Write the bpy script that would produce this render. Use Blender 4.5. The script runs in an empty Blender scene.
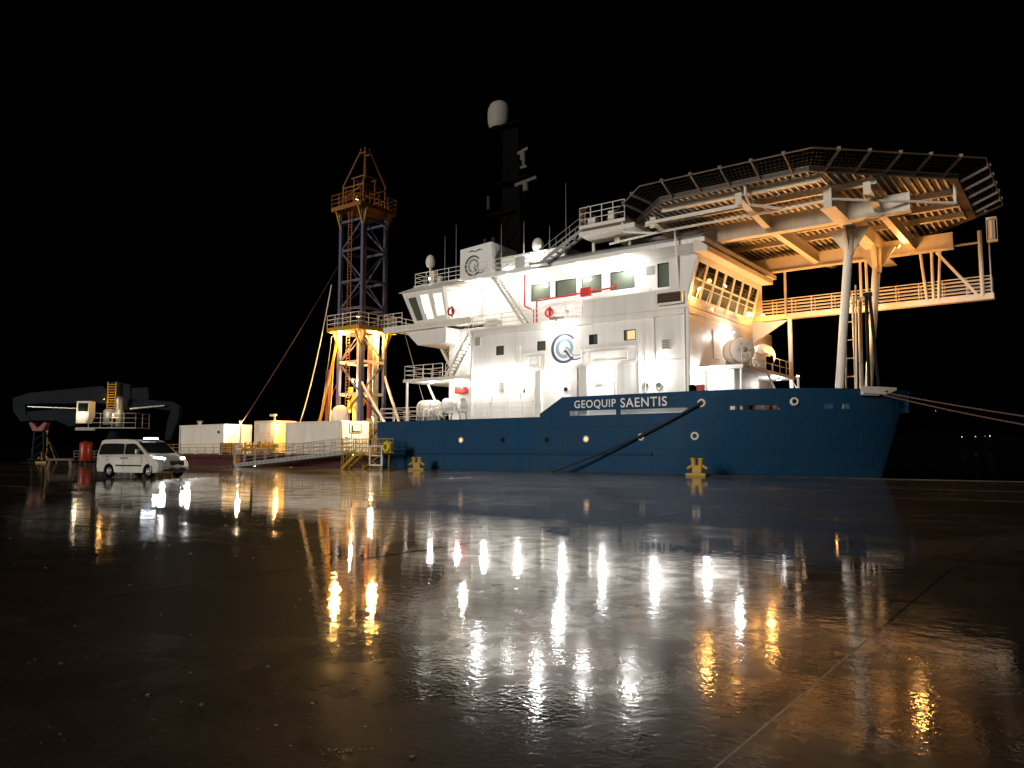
import bpy, bmesh, math, random
from mathutils import Vector, Matrix, Quaternion
R = math.radians
random.seed(7)
sc = bpy.context.scene
C = sc.collection

# ------------------------------------------------------------------ camera
cam_d = bpy.data.cameras.new('camera'); cam = bpy.data.objects.new('camera', cam_d); C.objects.link(cam)
cam_d.sensor_width = 36.0; cam_d.lens = 780 / 1024 * 36; cam_d.clip_start = 0.1; cam_d.clip_end = 6000
PITCH = math.atan(67 / 780)
cam.location = (0, 0, 1.45); cam.rotation_euler = (R(90) + PITCH, 0, 0)
sc.camera = cam
sc.render.resolution_x = 1024; sc.render.resolution_y = 768

# ship / quay frame: u along the quay (towards the bow), v away from the quay, z up; origin on the quay edge
ANG = R(-36.5)
P0 = Vector((11.2594, 47.0112, 0))
SM = Matrix.Translation(P0) @ Matrix.Rotation(ANG, 4, 'Z')
CU, SU = math.cos(ANG), math.sin(ANG)

# ------------------------------------------------------------------ night sky, dim harbour light, exposure
w = bpy.data.worlds.new('World'); sc.world = w; w.use_nodes = True
nt = w.node_tree; nt.nodes.clear()
sky = nt.nodes.new('ShaderNodeTexSky'); sky.sky_type = 'NISHITA'; sky.sun_disc = False
sky.sun_elevation = R(-7.0); sky.sun_rotation = R(216)
bg = nt.nodes.new('ShaderNodeBackground'); bg.inputs['Strength'].default_value = 0.05
hs = nt.nodes.new('ShaderNodeHueSaturation'); hs.inputs['Saturation'].default_value = 0.3
out = nt.nodes.new('ShaderNodeOutputWorld')
nt.links.new(sky.outputs[0], hs.inputs['Color']); nt.links.new(hs.outputs[0], bg.inputs['Color']); nt.links.new(bg.outputs[0], out.inputs['Surface'])

sun_d = bpy.data.lights.new('sun', 'SUN'); sun_d.energy = 1.7; sun_d.angle = R(12); sun_d.color = (1.0, 0.93, 0.84)
sun = bpy.data.objects.new('sun', sun_d); C.objects.link(sun)
EL = R(11); AZ = Vector((0.66, 0.75, 0)).normalized()
sun.rotation_euler = Vector((AZ.x * math.cos(EL), AZ.y * math.cos(EL), -math.sin(EL))).to_track_quat('-Z', 'Y').to_euler()

sc.view_settings.view_transform = 'Standard'; sc.view_settings.look = 'None'
sc.view_settings.exposure = 0.0; sc.view_settings.gamma = 1.0
sc.view_settings.use_curve_mapping = False

WHITE = (1.0, 0.98, 0.95); COOL = (0.93, 0.97, 1.0); WARM = (1.0, 0.44, 0.11); SODIUM = (1.0, 0.50, 0.12); CREAM = (1.0, 0.80, 0.50)

# ------------------------------------------------------------------ materials
def nmat(name):
    m = bpy.data.materials.new(name); m.use_nodes = True
    return m, m.node_tree, m.node_tree.nodes['Principled BSDF']
def N(nt, typ, **kw):
    n = nt.nodes.new(typ)
    for k, v in kw.items():
        if k in n.inputs: n.inputs[k].default_value = v
        else: setattr(n, k, v)
    return n
def paint(name, col, rough=0.45, metal=0.0, grime=0.22, gcol=None, bump=0.02, scale=1.0, spec=0.5, plates=None, rust=0.0, scuff=0.0):
    m, t, b = nmat(name)
    L = t.links.new
    tc = N(t, 'ShaderNodeTexCoord')
    n1 = N(t, 'ShaderNodeTexNoise', Scale=0.55 * scale, Detail=6.0, Roughness=0.65)
    mp = N(t, 'ShaderNodeMapping'); mp.inputs['Scale'].default_value = (2.6 * scale, 2.6 * scale, 0.22 * scale)
    n2 = N(t, 'ShaderNodeTexNoise', Scale=1.0, Detail=5.0, Roughness=0.6)
    L(tc.outputs['Object'], n1.inputs['Vector']); L(tc.outputs['Object'], mp.inputs[0]); L(mp.outputs[0], n2.inputs['Vector'])
    mu = N(t, 'ShaderNodeMath', operation='MULTIPLY'); L(n1.outputs[0], mu.inputs[0]); L(n2.outputs[0], mu.inputs[1])
    rp = N(t, 'ShaderNodeMapRange'); rp.inputs[1].default_value = 0.14; rp.inputs[2].default_value = 0.42; rp.inputs[3].default_value = grime; rp.inputs[4].default_value = 0.0
    L(mu.outputs[0], rp.inputs[0])
    mx = N(t, 'ShaderNodeMix', data_type='RGBA'); 
    g = gcol or (col[0] * 0.45 + 0.01, col[1] * 0.40 + 0.008, col[2] * 0.34 + 0.005)
    mx.inputs[6].default_value = (*col, 1); mx.inputs[7].default_value = (*g, 1)
    L(rp.outputs[0], mx.inputs[0]); L(mx.outputs[2], b.inputs['Base Color'])
    rr = N(t, 'ShaderNodeMapRange'); rr.inputs[3].default_value = max(0.05, rough - 0.1); rr.inputs[4].default_value = min(1, rough + 0.15)
    L(n1.outputs[0], rr.inputs[0]); L(rr.outputs[0], b.inputs['Roughness'])
    b.inputs['Metallic'].default_value = metal
    b.inputs['Specular IOR Level'].default_value = spec
    if rust:
        mp2 = N(t, 'ShaderNodeMapping'); mp2.inputs['Scale'].default_value = (1.9, 1.9, 0.09); L(tc.outputs['Object'], mp2.inputs[0])
        nr = N(t, 'ShaderNodeTexNoise', Scale=1.7, Detail=6.0, Roughness=0.7); L(mp2.outputs[0], nr.inputs['Vector'])
        mr2 = N(t, 'ShaderNodeMapRange'); mr2.inputs[1].default_value = 0.56; mr2.inputs[2].default_value = 0.74; mr2.inputs[4].default_value = rust; L(nr.outputs[0], mr2.inputs[0])
        mx2 = N(t, 'ShaderNodeMix', data_type='RGBA'); mx2.inputs[7].default_value = (col[0] * .35 + .035, col[1] * .3 + .012, col[2] * .22 + .004, 1)
        L(mr2.outputs[0], mx2.inputs[0]); L(mx.outputs[2], mx2.inputs[6]); L(mx2.outputs[2], b.inputs['Base Color'])
    if plates:
        sp = N(t, 'ShaderNodeSeparateXYZ'); L(tc.outputs['Object'], sp.inputs[0]); ad = N(t, 'ShaderNodeMath', operation='ADD'); L(sp.outputs[0], ad.inputs[0]); L(sp.outputs[1], ad.inputs[1])
        cb_ = N(t, 'ShaderNodeCombineXYZ'); L(ad.outputs[0], cb_.inputs[0]); L(sp.outputs[2], cb_.inputs[1])
        bk = N(t, 'ShaderNodeTexBrick'); bk.inputs['Scale'].default_value = 1.0; bk.inputs['Mortar Size'].default_value = 0.018; bk.inputs['Mortar Smooth'].default_value = 0.6; bk.inputs['Brick Width'].default_value = plates[0]; bk.inputs['Row Height'].default_value = plates[1]; L(cb_.outputs[0], bk.inputs['Vector'])
        src = b.inputs['Base Color'].links[0].from_socket
        sm = N(t, 'ShaderNodeMix', data_type='RGBA'); sm.inputs[7].default_value = (col[0] * .55, col[1] * .5, col[2] * .45, 1)
        sf = N(t, 'ShaderNodeMath', operation='MULTIPLY'); L(bk.outputs['Fac'], sf.inputs[0]); sf.inputs[1].default_value = 0.55 if scuff else 0.16; L(sf.outputs[0], sm.inputs[0]); L(src, sm.inputs[6])
        last = sm.outputs[2]
        if scuff:
            m4 = N(t, 'ShaderNodeMapping'); m4.inputs['Scale'].default_value = (0.35, 0.35, 5.0); L(tc.outputs['Object'], m4.inputs[0])
            n4 = N(t, 'ShaderNodeTexNoise', Scale=1.3, Detail=7.0, Roughness=0.75); L(m4.outputs[0], n4.inputs['Vector'])
            r4 = N(t, 'ShaderNodeMapRange'); r4.inputs[1].default_value = 0.56; r4.inputs[2].default_value = 0.72; L(n4.outputs[0], r4.inputs[0])
            rz = N(t, 'ShaderNodeMapRange'); rz.inputs[1].default_value = 0.3; rz.inputs[2].default_value = 2.6; rz.inputs[3].default_value = scuff; rz.inputs[4].default_value = 0.06; L(sp.outputs[2], rz.inputs[0])
            f4 = N(t, 'ShaderNodeMath', operation='MULTIPLY'); L(r4.outputs[0], f4.inputs[0]); L(rz.outputs[0], f4.inputs[1])
            x4 = N(t, 'ShaderNodeMix', data_type='RGBA'); x4.inputs[7].default_value = (0.055, 0.075, 0.085, 1); L(f4.outputs[0], x4.inputs[0]); L(last, x4.inputs[6]); last = x4.outputs[2]
        L(last, b.inputs['Base Color'])
        wv = N(t, 'ShaderNodeTexWave', Scale=plates[2], Distortion=0.6, Detail=1.0); wv.bands_direction = 'X'; L(cb_.outputs[0], wv.inputs['Vector'])
        hh_ = N(t, 'ShaderNodeMath', operation='MULTIPLY_ADD'); L(wv.outputs[1], hh_.inputs[0]); hh_.inputs[1].default_value = plates[3]; L(bk.outputs['Fac'], hh_.inputs[2])
        n3 = N(t, 'ShaderNodeTexNoise', Scale=0.8, Detail=3.0); L(tc.outputs['Object'], n3.inputs['Vector'])
        ad2 = N(t, 'ShaderNodeMath', operation='MULTIPLY_ADD'); L(n3.outputs[0], ad2.inputs[0]); ad2.inputs[1].default_value = 2.0; L(hh_.outputs[0], ad2.inputs[2])
        bp = N(t, 'ShaderNodeBump', Strength=0.5, Distance=bump); L(ad2.outputs[0], bp.inputs['Height']); L(bp.outputs[0], b.inputs['Normal'])
    elif bump:
        n3 = N(t, 'ShaderNodeTexNoise', Scale=1.4, Detail=3.0)
        L(tc.outputs['Object'], n3.inputs['Vector'])
        bp = N(t, 'ShaderNodeBump', Strength=0.35, Distance=bump); L(n3.outputs[0], bp.inputs['Height']); L(bp.outputs[0], b.inputs['Normal'])
    return m
def emit(name, col, strength):
    m, t, b = nmat(name)
    b.inputs['Base Color'].default_value = (*col, 1); b.inputs['Roughness'].default_value = 0.3
    b.inputs['Emission Color'].default_value = (*col, 1); b.inputs['Emission Strength'].default_value = strength
    return m
def glass(name, col, rough=0.08, trans=0.0):
    m, t, b = nmat(name)
    b.inputs['Base Color'].default_value = (*col, 1); b.inputs['Roughness'].default_value = rough
    b.inputs['IOR'].default_value = 1.5; b.inputs['Transmission Weight'].default_value = trans
    return m

M = {}
M['hull'] = paint('hull_blue', (0.007, 0.052, 0.135), 0.5, grime=0.65, gcol=(0.022, 0.060, 0.085), bump=0.016, spec=0.08, plates=(5.2, 1.55, 0.45, 0.3), rust=0.75, scuff=0.6)
M['red'] = paint('boot_red', (0.065, 0.010, 0.008), 0.5, grime=0.6)
M['white'] = paint('ship_white', (0.80, 0.78, 0.74), 0.42, grime=0.22, gcol=(0.52, 0.46, 0.38), bump=0.008, plates=(3.1, 2.4, 0.5, 0.7), rust=0.35)
M['offwhite'] = paint('off_white', (0.80, 0.76, 0.68), 0.45, grime=0.3, gcol=(0.42, 0.36, 0.28))
M['cream'] = paint('cream_steel', (0.74, 0.66, 0.52), 0.5, grime=0.35, gcol=(0.40, 0.30, 0.19))
M['deckgrey'] = paint('deck_grey', (0.18, 0.20, 0.19), 0.55, grime=0.4)
M['grey'] = paint('grey_steel', (0.30, 0.30, 0.29), 0.5, grime=0.3)
M['alu'] = paint('aluminium', (0.10, 0.075, 0.055), 0.5, metal=0.2, grime=0.35)
M['net'] = paint('net_wire', (0.025, 0.021, 0.018), 0.5, metal=0.3, grime=0.2, bump=0)
M['dull'] = paint('dull_white', (0.30, 0.28, 0.25), 0.6, grime=0.3, spec=0.2)
M['dim'] = paint('dim_grey', (0.12, 0.11, 0.10), 0.6, grime=0.4, spec=0.1)
M['rail'] = paint('rail_white', (0.74, 0.72, 0.66), 0.4, grime=0.15, bump=0)
M['black'] = paint('mast_black', (0.0025, 0.0025, 0.003), 0.8, grime=0.2, bump=0, spec=0.02)
M['dark'] = paint('dark_steel', (0.015, 0.015, 0.016), 0.5, grime=0.2, spec=0.2)
M['navyrim'] = paint('navy_paint', (0.012, 0.03, 0.10), 0.5, grime=0.2, bump=0)
M['teal'] = paint('teal_paint', (0.22, 0.33, 0.39), 0.5, grime=0.1, bump=0)
M['slate'] = paint('slate_paint', (0.045, 0.05, 0.085), 0.5, grime=0.1, bump=0)
M['letter'] = paint('letter_white', (0.8, 0.8, 0.78), 0.5, grime=0.15, bump=0)
M['derrick'] = paint('derrick_blue_grey', (0.10, 0.11, 0.19), 0.5, grime=0.35, gcol=(0.08, 0.05, 0.04), spec=0.2)
M['yellow'] = paint('safety_yellow', (0.45, 0.26, 0.012), 0.45, grime=0.3)
M['orange'] = paint('orange_paint', (0.27, 0.10, 0.014), 0.45, grime=0.3)
M['rust'] = paint('rust_red_pipe', (0.20, 0.045, 0.022), 0.55, grime=0.4)
M['redbox'] = paint('signal_red', (0.55, 0.02, 0.015), 0.4, grime=0.15)
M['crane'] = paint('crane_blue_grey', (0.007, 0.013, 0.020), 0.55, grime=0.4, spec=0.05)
M['rope'] = paint('rope_fibre', (0.11, 0.062, 0.045), 0.8, grime=0.3, bump=0, scale=6)
M['ropeb'] = paint('rope_blue', (0.012, 0.025, 0.042), 0.8, grime=0.3, bump=0, scale=6)
M['wood'] = paint('weathered_beam', (0.08, 0.04, 0.025), 0.6, grime=0.4)
M['galv'] = paint('galvanised', (0.42, 0.41, 0.38), 0.42, metal=0.5, grime=0.3, bump=0)
M['chrome'] = paint('bright_steel', (0.6, 0.58, 0.55), 0.25, metal=0.8, grime=0.15, bump=0)
M['glass'] = glass('dark_glass', (0.012, 0.014, 0.012), 0.05)
M['glassgreen'] = paint('bridge_glass', (0.10, 0.12, 0.09), 0.1, grime=0.3, bump=0)
M['litwin'] = emit('lit_window', (1.0, 0.94, 0.76), 0.85)
M['litwarm'] = emit('lit_window_warm', (1.0, 0.62, 0.30), 0.75)
M['lampw'] = emit('lamp_white', (1.0, 0.97, 0.92), 40)
M['lampo'] = emit('lamp_warm', (1.0, 0.62, 0.25), 40)
M['shorelamp'] = emit('shore_lamp_glow', (0.95, 0.92, 0.75), 2.5)

# wet quay concrete
def wet(name):
    m, t, b = nmat(name); L = t.links.new
    g = N(t, 'ShaderNodeNewGeometry')
    mp = N(t, 'ShaderNodeMapping'); mp.inputs['Rotation'].default_value = (0, 0, -ANG)
    loc = -(Matrix.Rotation(-ANG, 3, 'Z') @ P0); mp.inputs['Location'].default_value = loc
    L(g.outputs['Position'], mp.inputs[0])
    sx = N(t, 'ShaderNodeSeparateXYZ'); L(mp.outputs[0], sx.inputs[0])
    def noise(scale, detail=4.0, rough=0.55, vec=None, sc3=None, dist=0.0):
        n = N(t, 'ShaderNodeTexNoise', Scale=scale, Detail=detail, Roughness=rough, Distortion=dist)
        if sc3:
            k = N(t, 'ShaderNodeMapping'); k.inputs['Scale'].default_value = sc3; L(mp.outputs[0], k.inputs[0]); L(k.outputs[0], n.inputs['Vector'])
        else: L(mp.outputs[0], n.inputs['Vector'])
        return n.outputs[0]
    def mr(src, a, bb, c, d, smooth=False):
        n = N(t, 'ShaderNodeMapRange'); n.inputs[1].default_value = a; n.inputs[2].default_value = bb; n.inputs[3].default_value = c; n.inputs[4].default_value = d
        if smooth: n.interpolation_type = 'SMOOTHSTEP'
        L(src, n.inputs[0]); return n.outputs[0]
    def op(o, a, bb):
        n = N(t, 'ShaderNodeMath', operation=o)
        for i, x in enumerate((a, bb)):
            if isinstance(x, (int, float)): n.inputs[i].default_value = x
            else: L(x, n.inputs[i])
        return n.outputs[0]
    big = noise(0.16, 5.0, 0.6, dist=0.7)                         # standing water against damp concrete
    band = noise(1.0, 4.0, 0.6, sc3=(0.05, 0.42, 1))              # drainage bands running along the quay
    mid = noise(1.1, 5.0, 0.6)
    fine = noise(24.0, 1.0, 0.5)
    micro = noise(60.0, 1.0, 0.5)
    near = mr(op('ADD', sx.outputs[1], mr(noise(0.5, 3.0), 0.3, 0.7, -1.6, 1.6)), -35.5, -39.5, 0.0, 1.0, True)   # rough worn slabs landward of the joint
    dampv = mr(op('ADD', op('MULTIPLY', big, 0.55), op('MULTIPLY', band, 0.45)), 0.465, 0.535, 0.0, 1.0, True)      # 1 = only damp
    rough = op('ADD', mr(dampv, 0, 1, 0.015, 0.05), op('MULTIPLY', near, 0.012))
    rough = op('ADD', rough, mr(mid, 0.35, 0.7, -0.01, 0.02))
    rough = op('MAXIMUM', rough, 0.012)
    # colour: dark wet concrete with mottling and old stains
    cr = N(t, 'ShaderNodeValToRGB'); e = cr.color_ramp.elements
    e[0].position = 0.3; e[0].color = (0.022, 0.016, 0.010, 1); e[1].position = 0.72; e[1].color = (0.080, 0.060, 0.041, 1)
    L(op('ADD', op('MULTIPLY', mid, 0.6), op('MULTIPLY', noise(9.0, 4.0), 0.4)), cr.inputs[0]); L(cr.outputs[0], b.inputs['Base Color'])
    b.inputs['Roughness'].default_value = 0.6; b.inputs['Specular IOR Level'].default_value = 0.06
    b.inputs['Coat Weight'].default_value = 1.0; b.inputs['Coat IOR'].default_value = 1.5
    patch = mr(noise(1.7, 6.0, 0.68, dist=0.4), 0.40, 0.58, 0.0, 1.0, True)          # small dried spots against the water film
    L(mr(op('MULTIPLY', patch, mr(dampv, 0, 1, 0.4, 1.0)), 0, 1, 1.0, 0.5), b.inputs['Coat Weight'])
    rough = op('ADD', rough, op('MULTIPLY', patch, mr(dampv, 0, 1, 0.01, 0.045)))
    L(rough, b.inputs['Coat Roughness'])
    amp = op('ADD', mr(dampv, 0, 1, 0.2, 0.6), op('MULTIPLY', near, mr(noise(0.7, 3.0), 0.35, 0.65, 0.9, 2.4)))
    h = op('MULTIPLY', op('ADD', op('MULTIPLY', fine, 0.7), op('MULTIPLY', micro, 0.2)), amp)
    b1 = N(t, 'ShaderNodeBump', Strength=1.0, Distance=0.00055); L(h, b1.inputs['Height'])
    b2 = N(t, 'ShaderNodeBump', Strength=1.0, Distance=0.0014); L(noise(5.0, 2.0, 0.5, sc3=(1, 1.3, 1)), b2.inputs['Height']); L(b1.outputs[0], b2.inputs['Normal'])
    L(b2.outputs[0], b.inputs['Coat Normal'])
    b3 = N(t, 'ShaderNodeBump', Strength=0.6, Distance=0.004); L(fine, b3.inputs['Height']); L(b3.outputs[0], b.inputs['Normal'])
    return m
M['wet'] = wet('wet_concrete')
M['glint'] = paint('pale_glint', (0.22, 0.19, 0.15), 0.4, grime=0.8, gcol=(0.03, 0.025, 0.02), scale=4)  # pale colour standing for the water glint along a slab joint

def water():
    m, t, b = nmat('harbour_water'); L = t.links.new
    b.inputs['Base Color'].default_value = (0.004, 0.007, 0.008, 1); b.inputs['Roughness'].default_value = 0.22; b.inputs['IOR'].default_value = 1.33
    tc = N(t, 'ShaderNodeNewGeometry'); n = N(t, 'ShaderNodeTexNoise', Scale=0.9, Detail=5.0); L(tc.outputs['Position'], n.inputs['Vector'])
    bp = N(t, 'ShaderNodeBump', Strength=0.6, Distance=0.15); L(n.outputs[0], bp.inputs['Height']); L(bp.outputs[0], b.inputs['Normal'])
    return m
M['water'] = water()

# ------------------------------------------------------------------ mesh builder
class MB:
    def __init__(s): s.v = []; s.f = []; s.sm = []
    def add(s, vs, fs, smooth=False):
        k = len(s.v); s.v += [tuple(p) for p in vs]
        for f in fs: s.f.append(tuple(i + k for i in f)); s.sm.append(smooth)
        return s
    def box(s, x0, x1, y0, y1, z0, z1):
        vs = [(x, y, z) for z in (z0, z1) for y in (y0, y1) for x in (x0, x1)]
        return s.add(vs, [(0, 2, 3, 1), (4, 5, 7, 6), (0, 1, 5, 4), (2, 6, 7, 3), (0, 4, 6, 2), (1, 3, 7, 5)])
    def hexa(s, b4, t4):
        return s.add(list(b4) + list(t4), [(3, 2, 1, 0), (4, 5, 6, 7), (0, 1, 5, 4), (1, 2, 6, 5), (2, 3, 7, 6), (3, 0, 4, 7)])
    def bar(s, p, q, w, h=None, up=(0, 0, 1)):
        p = Vector(p); q = Vector(q); d = (q - p).normalized(); h = h or w; up = Vector(up)
        if abs(d.dot(up)) > 0.98: up = Vector((1, 0, 0))
        a = d.cross(up).normalized(); b = a.cross(d).normalized()
        a *= w / 2; b *= h / 2
        return s.hexa([p - a - b, p + a - b, p + a + b, p - a + b], [q - a - b, q + a - b, q + a + b, q - a + b])
    def tube(s, p, q, r, n=8, r2=None):
        p = Vector(p); q = Vector(q); d = (q - p).normalized(); r2 = r if r2 is None else r2
        up = Vector((0, 0, 1)) if abs(d.z) < 0.98 else Vector((1, 0, 0))
        a = d.cross(up).normalized(); b = a.cross(d)
        vs = []
        for i in range(n):
            t = 2 * math.pi * i / n; o = a * math.cos(t) + b * math.sin(t)
            vs += [p + o * r, q + o * r2]
        fs = [(2 * i, 2 * ((i + 1) % n), 2 * ((i + 1) % n) + 1, 2 * i + 1) for i in range(n)]
        s.add(vs, fs, True)
        return s.add(vs, [tuple(2 * i for i in reversed(range(n))), tuple(2 * i + 1 for i in range(n))])
    def path(s, pts, r, n=6):
        for a, b in zip(pts, pts[1:]): s.tube(a, b, r, n)
        return s
    def lathe(s, c, axis, prof, n=20):
        c = Vector(c); d = Vector(axis).normalized()
        up = Vector((0, 0, 1)) if abs(d.z) < 0.98 else Vector((1, 0, 0))
        a = d.cross(up).normalized(); b = a.cross(d); m = len(prof); vs = []
        for i in range(n):
            t = 2 * math.pi * i / n; o = a * math.cos(t) + b * math.sin(t)
            vs += [c + d * h + o * r for r, h in prof]
        fs = []
        for i in range(n):
            j = (i + 1) % n
            fs += [(i * m + k, j * m + k, j * m + k + 1, i * m + k + 1) for k in range(m - 1)]
        return s.add(vs, fs, True)
    def prism(s, pts, vec):
        pts = [Vector(p) for p in pts]; vec = Vector(vec); n = len(pts)
        vs = pts + [p + vec for p in pts]
        return s.add(vs, [tuple(reversed(range(n))), tuple(range(n, 2 * n))] + [(i, (i + 1) % n, n + (i + 1) % n, n + i) for i in range(n)])
    def build(s, name, mat, parent=None, bevel=0, fixn=True):
        me = bpy.data.meshes.new(name); me.from_pydata([tuple(p) for p in s.v], [], s.f); me.update()
        for i, p in enumerate(me.polygons): p.use_smooth = s.sm[i]
        if fixn:
            bm = bmesh.new(); bm.from_mesh(me); bmesh.ops.recalc_face_normals(bm, faces=bm.faces); bm.to_mesh(me); bm.free()
        me.materials.append(M[mat] if isinstance(mat, str) else mat)
        o = bpy.data.objects.new(name, me); C.objects.link(o)
        d = 0; q_ = parent
        while q_ is not None and q_.parent is not None: d += 1; q_ = q_.parent
        if d >= 2: parent = parent.parent          # thing > part > sub-part, no deeper
        if parent is not None: o.parent = parent
        if bevel:
            md = o.modifiers.new('bevel', 'BEVEL'); md.width = bevel; md.segments = 2; md.limit_method = 'ANGLE'; md.angle_limit = R(35)
        return o

def tag(o, label=None, cat=None, group=None, kind=None):
    if label: o['label'] = label
    if cat: o['category'] = cat
    if group: o['group'] = group
    if kind: o['kind'] = kind
    return o
def thing(name, label, cat, loc=(0, 0, 0), rot=0, group=None, world=False):
    o = bpy.data.objects.new(name, None); C.objects.link(o); o.empty_display_size = 0.3
    mtx = Matrix.Translation(Vector(loc)) @ Matrix.Rotation(rot, 4, 'Z')
    o.matrix_world = mtx if world else SM @ mtx
    return tag(o, label, cat, group)
def copy_tree(o, parent=None):
    c = o.copy(); C.objects.link(c)
    if parent is not None: c.parent = parent
    for ch in list(o.children): copy_tree(ch, c)
    return c
def part(name, mat, parent, fn, bevel=0):
    m = MB(); fn(m); return m.build(name, mat, parent, bevel)
def railing(name, pts, parent, mat='rail', h=1.05, rails=3, step=1.3, r=0.028):
    m = MB()
    for a, b in zip(pts, pts[1:]):
        a = Vector(a); b = Vector(b); n = max(1, round((b - a).length / step))
        for i in range(n + 1):
            p = a.lerp(b, i / n); m.tube(p, p + Vector((0, 0, h)), r * 1.15, 6)
        for k in range(1, rails + 1):
            z = Vector((0, 0, h * k / rails)); m.tube(a + z, b + z, r, 6)
    return m.build(name, mat, parent, fixn=False)
def stairs(name, p, q, side, width, parent, mat='rail', rail=True, n=None):
    m = MB(); p = Vector(p); q = Vector(q); s = Vector(side).normalized() * width
    for k in (0, 1): m.bar(p + s * k, q + s * k, 0.06, 0.24)
    n = n or max(4, int(abs(q.z - p.z) / 0.24))
    d = (q - p); hd = Vector((d.x, d.y, 0)).normalized() * 0.13
    for i in range(1, n):
        c = p.lerp(q, i / n); m.bar(c - hd + s * 0.5, c + hd + s * 0.5, width, 0.045)
    if rail:
        for k in (0, 1):
            for hh in (0.5, 0.95):
                z = Vector((0, 0, hh)); m.tube(p + s * k + z, q + s * k + z, 0.024, 6)
            for i in range(4):
                c = p.lerp(q, i / 3) + s * k; m.tube(c, c + Vector((0, 0, 0.95)), 0.024, 6)
    return m.build(name, mat, parent, fixn=False)
def ladder(name, p, q, side, width, parent, mat='rail', r=0.03, pitch=0.3):
    m = MB(); p = Vector(p); q = Vector(q); s = Vector(side).normalized() * width
    m.tube(p, q, r, 6); m.tube(p + s, q + s, r, 6); n = max(3, int((q - p).length / pitch))
    for i in range(1, n): c = p.lerp(q, i / n); m.tube(c, c + s, r * 0.7, 5)
    return m.build(name, mat, parent, fixn=False)
def ribbon(m, pts, ws, off, y):
    """flat painted band: pts (x,z) with widths, standing off the plane y towards -y"""
    L = []; Rr = []
    for i, p in enumerate(pts):
        a = Vector(pts[max(0, i - 1)]); b = Vector(pts[min(len(pts) - 1, i + 1)]); d = (b - a).normalized(); n = Vector((-d.y, d.x)) * ws[i] / 2
        L.append(Vector(p) + n); Rr.append(Vector(p) - n)
    for i in range(len(pts) - 1):
        q = [L[i], L[i + 1], Rr[i + 1], Rr[i]]
        m.add([(c.x, y - off, c.y) for c in q], [(0, 1, 2, 3)])
def lamp(parent, p, power, col=WHITE, aim=(0, 0, -1), spot=None, size=0.12, blend=0.6, face=None, r=0.16, name='floodlight'):
    """a lamp fitting: housing, glowing lens and its own light"""
    p = Vector(p); a = Vector(aim).normalized()
    m = MB(); m.bar(p - a * 0.02, p - a * 0.16, size * 2.0, size * 1.5); h = m.build(name, 'galv', parent)
    k = MB(); k.bar(p, p - a * 0.018, size * 1.8, size * 1.3); k.build('lens', 'lampw' if col[2] > 0.7 else 'lampo', h)
    ld = bpy.data.lights.new(name + '_light', 'SPOT' if spot else 'POINT'); ld.energy = power; ld.color = col; ld.shadow_soft_size = r
    if spot: ld.spot_size = R(spot); ld.spot_blend = blend
    lo = bpy.data.objects.new(name + '_light', ld); C.objects.link(lo); lo.parent = h
    lo.location = p + a * (r + 0.03); lo.rotation_euler = a.to_track_quat('-Z', 'Y').to_euler()
    return h

# ================================================================== THE SETTING
# quay: a sheet under the slabs, slabs with open joints, coping along the water
JU, JV, SL = 17.45, -37.1, 6.5
quay = part('quay', 'wet', None, lambda m: m.box(-400, 300, -260, -0.02, -4.0, -0.022)); quay.matrix_world = SM
tag(quay, kind='structure')
def proj(u, v, z):
    q = SM @ Vector((u, v, z)) - Vector((0, 0, 1.45)); c, s = math.cos(PITCH), math.sin(PITCH)
    f = q.y * c + q.z * s
    return (512 + 780 * q.x / f, f) if f > 0.5 else (None, f)
vl = [JV - 2 * SL, JV - SL] + [JV + SL * i for i in range(6)] + [-0.52]
meshes = {}
for j, (v0, v1) in enumerate(zip(vl, vl[1:])):
    key = round(v1 - v0, 3)
    if key not in meshes:
        g = 0.004; c = 0.005; a, b = SL / 2, key / 2
        m = MB()
        ring = lambda i, z: [(-a + i, -b + i, z), (a - i, -b + i, z), (a - i, b - i, z), (-a + i, b - i, z)]
        vs = ring(g, -0.02) + ring(g, -c * 0.8) + ring(g + c, 0)
        m.add(vs, [(8, 9, 10, 11)] + [(k * 4 + i, k * 4 + (i + 1) % 4, k * 4 + 4 + (i + 1) % 4, k * 4 + 4 + i) for k in (0, 1) for i in range(4)])
        o = m.build('concrete_slab', 'wet'); meshes[key] = o.data; bpy.data.objects.remove(o)
    for i in range(-21, 6):
        u0 = JU + SL * i
        if not any((lambda r: r[0] is not None and -250 < r[0] < 1280)(proj(x, y, 0)) for x in (u0, u0 + SL / 2, u0 + SL) for y in (v0, (v0 + v1) / 2, v1)): continue
        o = bpy.data.objects.new('concrete_slab', meshes[key]); C.objects.link(o); o.parent = quay
        o.location = (u0 + SL / 2, (v0 + v1) / 2, random.uniform(-0.0025, 0.0015)); o.rotation_euler = (R(random.gauss(0, 0.045)), R(random.gauss(0, 0.045)), 0)
for i in range(-17, 4):
    part('coping_block', 'wet', quay, lambda m: m.box(JU + SL * i + 0.012, JU + SL * (i + 1) - 0.012, -0.50, 0.0, -1.2, 0.035 + random.uniform(-0.004, 0.004)), 0.02)
wt = part('water', 'water', None, lambda m: m.add([(-2500, 0.3, -2.2), (2500, 0.3, -2.2), (2500, 4000, -2.2), (-2500, 4000, -2.2)], [(0, 1, 2, 3)])); wt.matrix_world = SM
tag(wt, kind='structure')
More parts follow.
